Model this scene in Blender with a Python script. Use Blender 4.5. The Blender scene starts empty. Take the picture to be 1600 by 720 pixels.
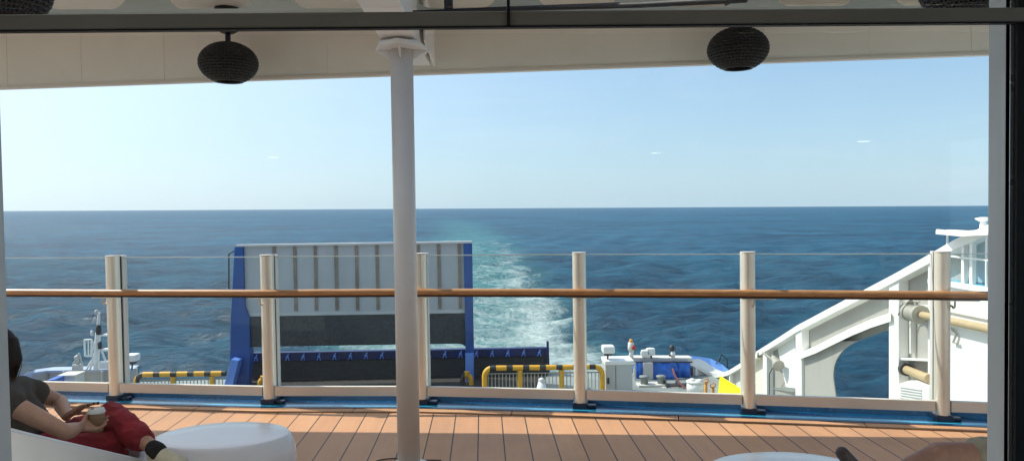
import bpy, bmesh, math, random
import numpy as np
from mathutils import Vector, Matrix, noise
random.seed(7); np.random.seed(7)
C = bpy.context.scene.collection
R = math.radians
PI = math.pi

# ------------------------------------------------------------------ camera
EYE = Vector((0, 0, 1.75))
CR = Matrix.Rotation(R(-2.15), 3, 'Z') @ Matrix.Rotation(R(90 - 1.695), 3, 'X') @ Matrix.Rotation(R(-0.8), 3, 'Z')
cam = bpy.data.objects.new('camera', bpy.data.cameras.new('camera'))
C.objects.link(cam)
cam.matrix_world = Matrix.Translation(EYE) @ CR.to_4x4()
cam.data.lens = 27.0; cam.data.sensor_width = 36.0
cam.data.clip_start = 0.05; cam.data.clip_end = 60000
bpy.context.scene.camera = cam

def P(px, py, X=None, Y=None, Z=None):
    """point of the place seen at a photo pixel, at a known depth / side / height"""
    d = CR @ Vector(((px - 800) / 1200, -(py - 360) / 1200, -1))
    if Y is not None: t = (Y - EYE.y) / d.y
    elif X is not None: t = (X - EYE.x) / d.x
    else: t = (Z - EYE.z) / d.z
    return EYE + d * t

# ------------------------------------------------------------------ materials
def lin(r, g, b):
    f = lambda c: (c / 255 / 12.92) if c / 255 <= 0.04045 else ((c / 255 + 0.055) / 1.055) ** 2.4
    return (f(r), f(g), f(b), 1)
def rgba(c): return tuple(c) + (1,) if len(c) == 3 else tuple(c)

def nodes(name):
    m = bpy.data.materials.new(name); m.use_nodes = True
    nt = m.node_tree
    return m, nt, nt.nodes['Principled BSDF']
def N(nt, t, **kw):
    n = nt.nodes.new(t)
    for k, v in kw.items(): setattr(n, k, v)
    return n
def math_n(nt, op, a, b=None, clamp=False):
    n = N(nt, 'ShaderNodeMath', operation=op); n.use_clamp = clamp
    for i, v in enumerate((a, b)):
        if v is None: continue
        if isinstance(v, (int, float)): n.inputs[i].default_value = v
        else: nt.links.new(v, n.inputs[i])
    return n.outputs[0]
def mixc(nt, f, a, b, mode='MIX'):
    n = N(nt, 'ShaderNodeMix', data_type='RGBA', blend_type=mode)
    if isinstance(f, (int, float)): n.inputs[0].default_value = f
    else: nt.links.new(f, n.inputs[0])
    for i, v in ((6, a), (7, b)):
        if isinstance(v, (tuple, list)): n.inputs[i].default_value = rgba(v)
        else: nt.links.new(v, n.inputs[i])
    return n.outputs[2]
def noise_n(nt, scale, detail=3, rough=.55, vec=None, dist=0):
    n = N(nt, 'ShaderNodeTexNoise'); n.inputs['Scale'].default_value = scale
    n.inputs['Detail'].default_value = detail; n.inputs['Roughness'].default_value = rough
    n.inputs['Distortion'].default_value = dist
    if vec is not None: nt.links.new(vec, n.inputs['Vector'])
    return n.outputs['Fac']
def ramp(nt, f, p0, p1, c0=(0, 0, 0, 1), c1=(1, 1, 1, 1)):
    n = N(nt, 'ShaderNodeValToRGB'); nt.links.new(f, n.inputs[0])
    e = n.color_ramp.elements
    e[0].position = p0; e[1].position = p1; e[0].color = rgba(c0); e[1].color = rgba(c1)
    return n.outputs[0]
def pos(nt): return N(nt, 'ShaderNodeNewGeometry').outputs['Position']
def scaled(nt, v, s):
    n = N(nt, 'ShaderNodeMapping'); nt.links.new(v, n.inputs['Vector']); n.inputs['Scale'].default_value = s
    return n.outputs[0]

def paint(name, col, rough=.5, var=.12, scale=3.0, dirt=0.0, dirtcol=(.12, .09, .06), metal=0.0, bump=.02, spec=.5, stretch=(1, 1, 1), bscale=40):
    m, nt, b = nodes(name)
    p = scaled(nt, pos(nt), stretch)
    f = noise_n(nt, scale, 4, .6, p)
    c = rgba(col)
    lo = tuple(x * (1 - var) for x in c[:3]); hi = tuple(min(1, x * (1 + var)) for x in c[:3])
    o = mixc(nt, ramp(nt, f, .3, .7), lo, hi)
    if dirt:
        g = noise_n(nt, scale * 2.3, 6, .7, p)
        o = mixc(nt, math_n(nt, 'MULTIPLY', ramp(nt, g, .52, .78), dirt), o, dirtcol)
    nt.links.new(o, b.inputs['Base Color'])
    g2 = noise_n(nt, scale * 5, 3, .6, p)
    nt.links.new(math_n(nt, 'ADD', math_n(nt, 'MULTIPLY', g2, .18), max(0, rough - .09)), b.inputs['Roughness'])
    b.inputs['Metallic'].default_value = metal
    b.inputs['Specular IOR Level'].default_value = spec
    if bump:
        bn = N(nt, 'ShaderNodeBump'); bn.inputs['Strength'].default_value = min(1, bump * 10); bn.inputs['Distance'].default_value = bump * .1
        nt.links.new(noise_n(nt, bscale, 4, .6, p), bn.inputs['Height']); nt.links.new(bn.outputs[0], b.inputs['Normal'])
    return m

M = {}
M['white'] = paint('white_ship_paint', (.87, .86, .82), .42, .05, 1.2, .10, (.45, .36, .26))
M['white2'] = paint('white_ship_plate', (.74, .71, .66), .5, .06, .9, .30, (.42, .33, .24), stretch=(1, 1, .22))
M['grey_plate'] = paint('pale_grey_plate', (.55, .55, .53), .5, .08, .8, .15, (.3, .26, .2))
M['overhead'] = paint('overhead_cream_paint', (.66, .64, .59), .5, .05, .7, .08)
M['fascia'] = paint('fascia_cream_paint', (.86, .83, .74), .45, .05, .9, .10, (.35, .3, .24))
M['fascia_edge'] = paint('fascia_edge_paint', (.80, .76, .68), .4, .04)
M['beam'] = paint('overhead_olive_grey_paint', (.46, .46, .39), .5, .06, 1.0)
M['pillar'] = paint('pillar_grey_white_paint', (.80, .765, .725), .38, .04, 2, .05)
M['post'] = paint('champagne_aluminium', (.90, .85, .72), .33, .015, 1.5, 0, metal=.38, bump=0)
M['channel'] = paint('pale_aluminium_channel', (.75, .72, .66), .4, .04)
M['gasket'] = paint('black_rubber', (.012, .012, .012), .6, .1)
M['bottom_rail'] = paint('satin_aluminium_rail', (.78, .71, .62), .42, .05, 3, .05, metal=.1)
M['blue'] = paint('blue_deck_and_glint_paint', (.06, .46, .72), .10, .25, 2.2, .35, (.03, .22, .42), bump=.012, bscale=6)  # brightened to hold the gutter's water reflection; also colours the walkway
M['navy'] = paint('navy_base_paint', (.006, .02, .05), .35, .2)
M['hook'] = paint('steel_hook', (.6, .57, .5), .3, .05, metal=.8)
M['ramp_blue'] = paint('ramp_blue_paint', (.016, .085, .30), .45, .2, .9, .35, (.07, .11, .2))
M['ramp_light_blue'] = paint('ramp_leg_blue_paint', (.15, .31, .78), .4, .08, 1.0, .1)
M['hull_pale'] = paint('pale_blue_rim_paint', (.42, .50, .66), .4, .08, .6, .15)
M['hull_blue'] = paint('hull_rim_blue_paint', (.14, .30, .68), .4, .08, .6, .1)
M['ramp_grey'] = paint('ramp_grey_panel', (.48, .49, .49), .55, .07, .5, .25, (.2, .2, .18), stretch=(1, 1, .25))
M['ramp_dark'] = paint('ramp_dark_nonslip', (.062, .066, .066), .85, .40, 14, .6, (.12, .12, .115), bump=.08, bscale=14)
M['ramp_deck'] = paint('dark_vehicle_deck', (.026, .024, .022), .85, .4, 9, .5, (.05, .042, .035), bump=.08, bscale=14)
M['ramp_strip'] = paint('worn_brown_strip', (.27, .215, .165), .7, .25, 2, .3)
M['band_navy'] = paint('band_navy_paint', (.012, .03, .13), .45, .2, 2, .2)
M['deck_grey'] = paint('mooring_deck_grey_green', (.26, .29, .28), .6, .2, .7, .4, (.12, .12, .11))
M['bar_metal'] = paint('galvanised_bars', (.40, .38, .32), .5, .15, 3, metal=.3)
M['tarp'] = paint('blue_tarpaulin', (.025, .15, .60), .38, .30, 2.5, .25, (.06, .26, .75), bump=.35, bscale=4)
M['yellow'] = paint('yellow_paint', (.90, .76, .01), .45, .06, 2)
M['orange'] = paint('orange_paint', (.75, .33, .04), .5, .1, 2)
M['red'] = paint('red_paint', (.5, .04, .03), .45, .1)
M['darkgear'] = paint('dark_machinery', (.04, .042, .045), .5, .3, 3, .3, (.15, .13, .1))
M['pipe'] = paint('ochre_pipe_lagging', (.48, .36, .20), .55, .1, 3, .2)
M['lamp'] = paint('black_rattan', (.007, .006, .006), .5, .3, 20)
M['lamp_metal'] = paint('black_lamp_metal', (.010, .010, .010), .4, .1)
M['transom'] = paint('bronze_window_metal', (.42, .38, .32), .42, .15, 5, .15, (.04, .035, .03), stretch=(.3, 1, 1))
M['jamb'] = paint('grey_window_metal', (.52, .54, .55), .35, .05, 3)
M['black'] = paint('black_window_metal', (.008, .008, .009), .6, .1)
M['trim'] = paint('silver_trim', (.55, .58, .6), .3, .05, metal=.6)
M['room'] = paint('lounge_dark_wall', (.62, .60, .56), .8, .05)
M['room_floor'] = paint('lounge_carpet', (.30, .24, .18), .6, .2, 12)
M['chair'] = paint('white_moulded_plastic', (.70, .69, .68), .4, .03, 2, .10, (.5, .47, .42), bump=.004)
M['table'] = paint('white_gloss_plastic', (.93, .93, .94), .22, .02, 2, .06, (.7, .68, .65), bump=.003, spec=.7)
M['cushion'] = paint('grey_seat_pad', (.30, .30, .30), .9, .1, 30)
M['skin'] = paint('skin', (.50, .27, .175), .5, .10, 14, .12, (.40, .17, .11), bump=.01, bscale=160)
M['skin_dark'] = paint('tanned_skin', (.29, .145, .09), .5, .15, 14, .25, (.20, .075, .05), bump=.01, bscale=160)
M['hair'] = paint('dark_brown_hair', (.020, .010, .007), .6, .5, 60, bump=.05, bscale=90, stretch=(1, 1, .08), spec=.15)
M['shirt'] = paint('dark_patterned_fabric', (.016, .018, .019), .9, .5, 30, .4, (.06, .052, .055), bump=.06, bscale=60)
M['trousers'] = paint('crimson_cotton', (.30, .012, .022), .85, .25, 8, .15, (.12, .004, .01), bump=.09, bscale=26)
M['khaki'] = paint('khaki_cotton', (.27, .24, .17), .9, .2, 14, .2, bump=.08, bscale=30)
M['teeshirt'] = paint('grey_blue_cotton', (.12, .14, .17), .9, .2, 14, bump=.08, bscale=30)
M['sock'] = paint('black_knit', (.008, .008, .008), .95, .2, 60, bump=.06, bscale=200)
M['canvas'] = paint('cream_canvas', (.62, .57, .42), .85, .12, 18, .2, (.3, .25, .15), bump=.04, bscale=120)
M['sole'] = paint('worn_rubber_sole', (.62, .58, .48), .7, .1, 12, .3)
M['lace'] = paint('dark_lace', (.10, .09, .07), .9, .1)
M['brownshoe'] = paint('dark_brown_leather', (.035, .020, .014), .45, .3, 20)
M['lips'] = paint('lips', (.35, .10, .09), .45, .05)
M['eye'] = paint('eye', (.02, .015, .012), .15, .05)
M['nail'] = paint('dark_nail_polish', (.02, .03, .05), .2, .05)
M['cup'] = paint('brown_kraft_cup', (.36, .21, .12), .75, .1, 20, .1)
M['sleeve'] = paint('corrugated_cup_sleeve', (.27, .15, .08), .85, .1, 20)
M['lid'] = paint('white_cup_lid', (.78, .77, .72), .4, .03)
M['cable'] = paint('black_cable', (.02, .02, .02), .6, .1)
M['hullside'] = paint('hull_side_white', (.62, .62, .60), .5, .05, .2, .1)
M['bulb'] = paint('dark_lens', (.05, .06, .07), .1, .05)

def wood():
    m, nt, b = nodes('varnished_handrail_wood')
    p = scaled(nt, pos(nt), (.5, 14, 14))
    f = noise_n(nt, 3, 6, .65, p, .6)
    o = mixc(nt, ramp(nt, f, .3, .72), (.36, .16, .055), (.60, .32, .13))
    nt.links.new(o, b.inputs['Base Color']); b.inputs['Roughness'].default_value = .36
    b.inputs['Coat Weight'].default_value = .25; b.inputs['Coat Roughness'].default_value = .2
    return m
M['wood'] = wood()

def planks():
    m, nt, b = nodes('deck_planks')
    p = pos(nt)
    s = N(nt, 'ShaderNodeSeparateXYZ'); nt.links.new(p, s.inputs[0])
    u = math_n(nt, 'ADD', math_n(nt, 'DIVIDE', s.outputs[0], .193), 40.32)
    cell = math_n(nt, 'FLOOR', u); fr = math_n(nt, 'FRACT', u)
    d = math_n(nt, 'ABSOLUTE', math_n(nt, 'SUBTRACT', fr, .5))
    seam = math_n(nt, 'GREATER_THAN', d, .477)
    wn = N(nt, 'ShaderNodeTexWhiteNoise', noise_dimensions='1D'); nt.links.new(cell, wn.inputs['W'])
    g = noise_n(nt, 2.2, 8, .65, scaled(nt, p, (9, .6, 1)))
    st = noise_n(nt, 1.1, 5, .6, p)
    base = mixc(nt, wn.outputs['Value'], (.58, .295, .14), (.68, .365, .18))
    base = mixc(nt, math_n(nt, 'MULTIPLY', ramp(nt, g, .3, .75), .32), base, (.34, .17, .09))
    base = mixc(nt, math_n(nt, 'MULTIPLY', ramp(nt, st, .45, .72), .45), base, (.34, .215, .145))
    base = mixc(nt, seam, base, (.03, .02, .016))
    nt.links.new(base, b.inputs['Base Color'])
    nt.links.new(math_n(nt, 'ADD', .42, math_n(nt, 'MULTIPLY', st, .25)), b.inputs['Roughness'])
    bn = N(nt, 'ShaderNodeBump'); bn.inputs['Strength'].default_value = .5; bn.inputs['Distance'].default_value = .003
    nt.links.new(math_n(nt, 'SUBTRACT', math_n(nt, 'MULTIPLY', g, .4), seam), bn.inputs['Height'])
    nt.links.new(bn.outputs[0], b.inputs['Normal'])
    return m
M['planks'] = planks()
M['margin'] = paint('margin_plank', (.62, .33, .165), .5, .12, 2, .2, (.3, .18, .11), stretch=(.4, 6, 1))
M['groove'] = paint('dark_caulking', (.05, .03, .022), .8, .2)

def stripes():
    m, nt, b = nodes('yellow_black_stripes')
    s = N(nt, 'ShaderNodeSeparateXYZ'); nt.links.new(pos(nt), s.inputs[0])
    f = math_n(nt, 'GREATER_THAN', math_n(nt, 'FRACT', math_n(nt, 'ADD', math_n(nt, 'DIVIDE', s.outputs[0], .545), .35)), .62)
    n = noise_n(nt, 3, 5, .6)
    y = mixc(nt, ramp(nt, n, .35, .75), (.88, .46, .03), (.70, .34, .03))
    nt.links.new(mixc(nt, f, y, (.035, .035, .035)), b.inputs['Base Color']); b.inputs['Roughness'].default_value = .5
    return m
M['stripes'] = stripes()
M['rail_yellow'] = paint('rail_yellow_orange', (.78, .42, .04), .5, .1, 2, .15)

def glass(name, tint, refl):
    m = bpy.data.materials.new(name); m.use_nodes = True; nt = m.node_tree; nt.nodes.clear()
    out = N(nt, 'ShaderNodeOutputMaterial'); tr = N(nt, 'ShaderNodeBsdfTransparent'); gl = N(nt, 'ShaderNodeBsdfGlossy')
    tr.inputs[0].default_value = rgba(tint); gl.inputs['Roughness'].default_value = .0; gl.inputs[0].default_value = (1, 1, 1, 1)
    fr = N(nt, 'ShaderNodeLayerWeight'); fr.inputs['Blend'].default_value = .25
    f = math_n(nt, 'ADD', math_n(nt, 'MULTIPLY', math_n(nt, 'POWER', fr.outputs['Facing'], 3), .16), refl)
    # faint dust so that the pane is not perfectly clean
    df = N(nt, 'ShaderNodeBsdfDiffuse'); df.inputs[0].default_value = (.7, .7, .68, 1)
    mx = N(nt, 'ShaderNodeMixShader'); nt.links.new(f, mx.inputs[0]); nt.links.new(tr.outputs[0], mx.inputs[1]); nt.links.new(gl.outputs[0], mx.inputs[2])
    m2 = N(nt, 'ShaderNodeMixShader'); nt.links.new(mx.outputs[0], m2.inputs[1]); nt.links.new(df.outputs[0], m2.inputs[2])
    g = noise_n(nt, 6, 5, .65, pos(nt))
    nt.links.new(math_n(nt, 'MULTIPLY', ramp(nt, g, .35, .8), .012), m2.inputs[0])
    nt.links.new(m2.outputs[0], out.inputs[0])
    return m
M['window_glass'] = glass('window_glass', (.985, .99, .985), .018)
M['rail_glass'] = glass('balustrade_glass', (.945, .975, .97), .008)
M['glass_edge'] = paint('glass_edge', (.70, .82, .80), .2, .02)

def emis(name, col, s):
    m, nt, b = nodes(name); b.inputs['Emission Color'].default_value = rgba(col); b.inputs['Emission Strength'].default_value = s
    return m
M['downlight'] = emis('lit_downlight', (1, .93, .85), 14)

# ------------------------------------------------------------------ mesh builder
class MB:
    def __init__(s): s.v = []; s.f = []; s.sm = []
    def add(s, vs, fs, smooth=False):
        o = len(s.v); s.v += [Vector(v) for v in vs]; s.f += [tuple(i + o for i in f) for f in fs]; s.sm += [smooth] * len(fs)
        return s
    def box(s, x0, x1, y0, y1, z0, z1, b=0.0, rot=None, c=None):
        bm = bmesh.new(); bmesh.ops.create_cube(bm, size=1)
        for v in bm.verts: v.co = Vector(((x0 + x1) / 2 + v.co.x * (x1 - x0), (y0 + y1) / 2 + v.co.y * (y1 - y0), (z0 + z1) / 2 + v.co.z * (z1 - z0)))
        if b: bmesh.ops.bevel(bm, geom=list(bm.edges), offset=b, segments=2, affect='EDGES', profile=.6)
        if rot: bmesh.ops.transform(bm, matrix=rot, verts=bm.verts)
        s.bm(bm, False); return s
    def bm(s, bm, smooth=False):
        bm.verts.index_update(); s.add([v.co.copy() for v in bm.verts], [[v.index for v in f.verts] for f in bm.faces], smooth); bm.free()
    def bar(s, a, b, w, h, up=Vector((0, 0, 1)), bev=0.0):
        """rectangular bar from a to b: w across, h along up"""
        a = Vector(a); b = Vector(b); t = (b - a); L = t.length; t.normalize()
        sd = t.cross(up); sd = sd.normalized() if sd.length > 1e-6 else Vector((1, 0, 0)); u = sd.cross(t).normalized()
        m = Matrix((sd, t, u)).transposed().to_4x4(); m.translation = (a + b) / 2
        return s.box(-w / 2, w / 2, -L / 2, L / 2, -h / 2, h / 2, bev, m)
    def tube(s, pts, r, n=10, cap=True, smooth=True):
        pts = [Vector(p) for p in pts]; k = len(pts); rs = r if isinstance(r, (list, tuple)) else [r] * k
        vs = []; prev = None
        for i, p in enumerate(pts):
            t = (pts[min(i + 1, k - 1)] - pts[max(i - 1, 0)]).normalized()
            if prev is None:
                a = Vector((0, 0, 1)) if abs(t.z) < .9 else Vector((1, 0, 0)); u = t.cross(a).normalized()
            else:
                u = prev - t * prev.dot(t); u.normalize()
            prev = u; w = t.cross(u)
            for j in range(n):
                g = 2 * PI * j / n; vs.append(p + (u * math.cos(g) + w * math.sin(g)) * rs[i])
        fs = [(i * n + j, i * n + (j + 1) % n, (i + 1) * n + (j + 1) % n, (i + 1) * n + j) for i in range(k - 1) for j in range(n)]
        s.add(vs, fs, smooth)
        if cap:
            s.add(vs[:n], [tuple(range(n))[::-1]]); s.add(vs[-n:], [tuple(range(n))])
        return s
    def ring(s, c, r, rt, n=40, m=6, ax=Vector((0, 0, 1))):
        q = ax.to_track_quat('Z', 'Y')
        vs = []; fs = []
        for i in range(n):
            a = 2 * PI * i / n
            for j in range(m):
                b = 2 * PI * j / m
                vs.append(Vector(c) + q @ Vector(((r + rt * math.cos(b)) * math.cos(a), (r + rt * math.cos(b)) * math.sin(a), rt * math.sin(b))))
        for i in range(n):
            for j in range(m):
                fs.append((i * m + j, ((i + 1) % n) * m + j, ((i + 1) % n) * m + (j + 1) % m, i * m + (j + 1) % m))
        s.add(vs, fs, True); return s
    def lathe(s, prof, c=(0, 0, 0), n=40, sx=1, sy=1, smooth=True, capb=True, capt=True):
        vs = [Vector((c[0] + r * math.cos(2 * PI * j / n) * sx, c[1] + r * math.sin(2 * PI * j / n) * sy, c[2] + z)) for r, z in prof for j in range(n)]
        k = len(prof)
        fs = [(i * n + j, i * n + (j + 1) % n, (i + 1) * n + (j + 1) % n, (i + 1) * n + j) for i in range(k - 1) for j in range(n)]
        if capb: fs.append(tuple(range(n))[::-1])
        if capt: fs.append(tuple(range((k - 1) * n, k * n)))
        s.add(vs, fs, smooth); return s
    def prism(s, poly, ext):
        """planar polygon extruded along ext"""
        poly = [Vector(p) for p in poly]; ext = Vector(ext); n = len(poly)
        s.add(poly + [p + ext for p in poly], [tuple(range(n)), tuple(range(2 * n - 1, n - 1, -1))] + [(i, i + n, (i + 1) % n + n, (i + 1) % n) for i in range(n)])
        return s
    def strip(s, a, b, smooth=True):
        n = len(a); s.add(list(a) + list(b), [(i, i + 1, n + i + 1, n + i) for i in range(n - 1)], smooth); return s
    def caps(s, p0, r0, p1, r1, n=14, m=6):
        """tapered capsule"""
        p0 = Vector(p0); p1 = Vector(p1); t = p1 - p0
        if t.length < 1e-5: t = Vector((0, 0, 1e-4))
        q = t.to_track_quat('Z', 'Y'); L = t.length
        prof = [(r0 * math.cos(a), -0 + r0 * math.sin(a)) for a in [(-PI / 2) + (PI / 2) * i / m for i in range(m + 1)]]
        prof[0] = (r0 * .02, -r0)
        prof += [(r1 * math.cos(a), L + r1 * math.sin(a)) for a in [(PI / 2) * i / m for i in range(m + 1)]]
        prof[-1] = (r1 * .02, L + r1)
        vs = []; fs = []
        for r, z in prof:
            for j in range(n): vs.append(p0 + q @ Vector((r * math.cos(2 * PI * j / n), r * math.sin(2 * PI * j / n), z)))
        k = len(prof)
        for i in range(k - 1):
            for j in range(n): fs.append((i * n + j, i * n + (j + 1) % n, (i + 1) * n + (j + 1) % n, (i + 1) * n + j))
        fs.append(tuple(range(n))[::-1]); fs.append(tuple(range((k - 1) * n, k * n)))
        s.add(vs, fs, True); return s
    def ell(s, c, rx, ry, rz, rot=None, n=24, m=14):
        vs = []; fs = []
        q = rot or Matrix.Identity(3)
        for i in range(m + 1):
            a = -PI / 2 + PI * i / m
            for j in range(n):
                b = 2 * PI * j / n
                cc = max(math.cos(a), .01)
                vs.append(Vector(c) + q @ Vector((rx * cc * math.cos(b), ry * cc * math.sin(b), rz * math.sin(a))))
        for i in range(m):
            for j in range(n): fs.append((i * n + j, i * n + (j + 1) % n, (i + 1) * n + (j + 1) % n, (i + 1) * n + j))
        fs.append(tuple(range(n))[::-1]); fs.append(tuple(range(m * n, (m + 1) * n)))
        s.add(vs, fs, True); return s
    def build(s, name, mat, parent=None, bevel=0.0, remesh=0.0, smooth_it=6, kind=None):
        me = bpy.data.meshes.new(name)
        off = Vector((0, 0, 0)); p = parent
        while p is not None: off += p.location; p = p.parent
        me.from_pydata([tuple(v - off) for v in s.v], [], s.f); me.update()
        me.polygons.foreach_set('use_smooth', s.sm)
        o = bpy.data.objects.new(name, me); C.objects.link(o)
        me.materials.append(mat if not isinstance(mat, str) else M[mat])
        if parent is not None: o.parent = parent
        if kind: o['kind'] = kind
        bm = bmesh.new(); bm.from_mesh(me); bmesh.ops.recalc_face_normals(bm, faces=bm.faces); bm.to_mesh(me); bm.free()
        if remesh:
            r = o.modifiers.new('r', 'REMESH'); r.mode = 'VOXEL'; r.voxel_size = remesh; r.use_smooth_shade = True
            sm = o.modifiers.new('s', 'SMOOTH'); sm.factor = .5; sm.iterations = smooth_it
            dg = bpy.context.evaluated_depsgraph_get(); dg.update()
            nm = bpy.data.meshes.new_from_object(o.evaluated_get(dg)); o.modifiers.clear()
            nm.materials.clear(); nm.materials.append(mat if not isinstance(mat, str) else M[mat])
            for pl in nm.polygons: pl.use_smooth = True
            o.data = nm; nm.name = name
        if bevel:
            b = o.modifiers.new('bevel', 'BEVEL'); b.width = bevel; b.segments = 2; b.limit_method = 'ANGLE'; b.angle_limit = R(40)
        return o

def tag(o, label=None, cat=None, group=None, kind=None):
    if label: o['label'] = label
    if cat: o['category'] = cat
    if group: o['group'] = group
    if kind: o['kind'] = kind
    return o
def rumple(o, fn):
    """push vertices along their normals by fn(co)"""
    vs = o.data.vertices; co = [v.co.copy() for v in vs]; nn = [v.normal.copy() for v in vs]
    o.data.vertices.foreach_set('co', np.array([tuple(c + n * fn(c)) for c, n in zip(co, nn)], dtype=np.float32).ravel()); o.data.update()
def thing(name, label, cat, loc=(0, 0, 0), group=None):
    o = bpy.data.objects.new(name, None); C.objects.link(o); o.location = loc
    return tag(o, label, cat, group)
def copy_tree(o, loc, label):
    def rec(x, par):
        c = x.copy(); C.objects.link(c)
        if par is not None: c.parent = par
        for ch in list(x.children): rec(ch, c)
        return c
    r = rec(o, None); r.location = loc; r['label'] = label
    return r

# ------------------------------------------------------------------ light
SUN = Vector((-.80, .365, 1.0)).normalized()         # direction towards the sun
elev = math.asin(SUN.z); azim = math.atan2(SUN.x, SUN.y)
sl = bpy.data.lights.new('sun', 'SUN'); sl.energy = 5.0; sl.angle = R(.53); sl.color = (1, .945, .86)
so = bpy.data.objects.new('sun', sl); C.objects.link(so); so.rotation_euler = SUN.to_track_quat('Z', 'Y').to_euler()
w = bpy.data.worlds.new('World'); bpy.context.scene.world = w; w.use_nodes = True
wt = w.node_tree; bg = wt.nodes['Background']
sky = N(wt, 'ShaderNodeTexSky', sky_type='NISHITA'); sky.sun_disc = False
sky.sun_elevation = elev; sky.sun_rotation = azim
sky.altitude = 30; sky.air_density = 1.0; sky.dust_density = .6; sky.ozone_density = 2.0
tc = N(wt, 'ShaderNodeTexCoord')
cl = noise_n(wt, 2.2, 7, .62, scaled(wt, tc.outputs['Generated'], (1.2, 1.2, 7)), .8)
clf = math_n(wt, 'MULTIPLY', ramp(wt, cl, .50, .80), .16)
hs = N(wt, 'ShaderNodeHueSaturation'); hs.inputs['Saturation'].default_value = 1.12
wt.links.new(mixc(wt, 1.0, sky.outputs[0], (.86, .98, 1.10), 'MULTIPLY'), hs.inputs['Color'])
sxyz = N(wt, 'ShaderNodeSeparateXYZ'); wt.links.new(tc.outputs['Generated'], sxyz.inputs[0])
el_ = math_n(wt, 'ABSOLUTE', sxyz.outputs[2])
haze = math_n(wt, 'MULTIPLY', math_n(wt, 'POWER', math_n(wt, 'SUBTRACT', 1.0, el_, True), 2.6), .80)   # marine haze thickening towards the horizon
dt = N(wt, 'ShaderNodeVectorMath', operation='DOT_PRODUCT'); wt.links.new(tc.outputs['Generated'], dt.inputs[0]); dt.inputs[1].default_value = SUN
glow = math_n(wt, 'MULTIPLY', math_n(wt, 'POWER', math_n(wt, 'MAXIMUM', dt.outputs['Value'], 0.0), 2.6), .85)   # aureole round the sun
c1 = mixc(wt, haze, hs.outputs[0], (3.85, 5.4, 6.6))
c2 = mixc(wt, glow, c1, (13., 13.4, 13.4))
wt.links.new(mixc(wt, clf, c2, (6.5, 6.9, 7.1)), bg.inputs[0])
bg.inputs[1].default_value = .145
sc = bpy.context.scene
sc.view_settings.view_transform = 'Standard'; sc.view_settings.look = 'None'; sc.view_settings.exposure = 0
sc.cycles.max_bounces = 12; sc.cycles.diffuse_bounces = 8; sc.cycles.transparent_max_bounces = 16; sc.cycles.caustics_reflective = False

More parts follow.
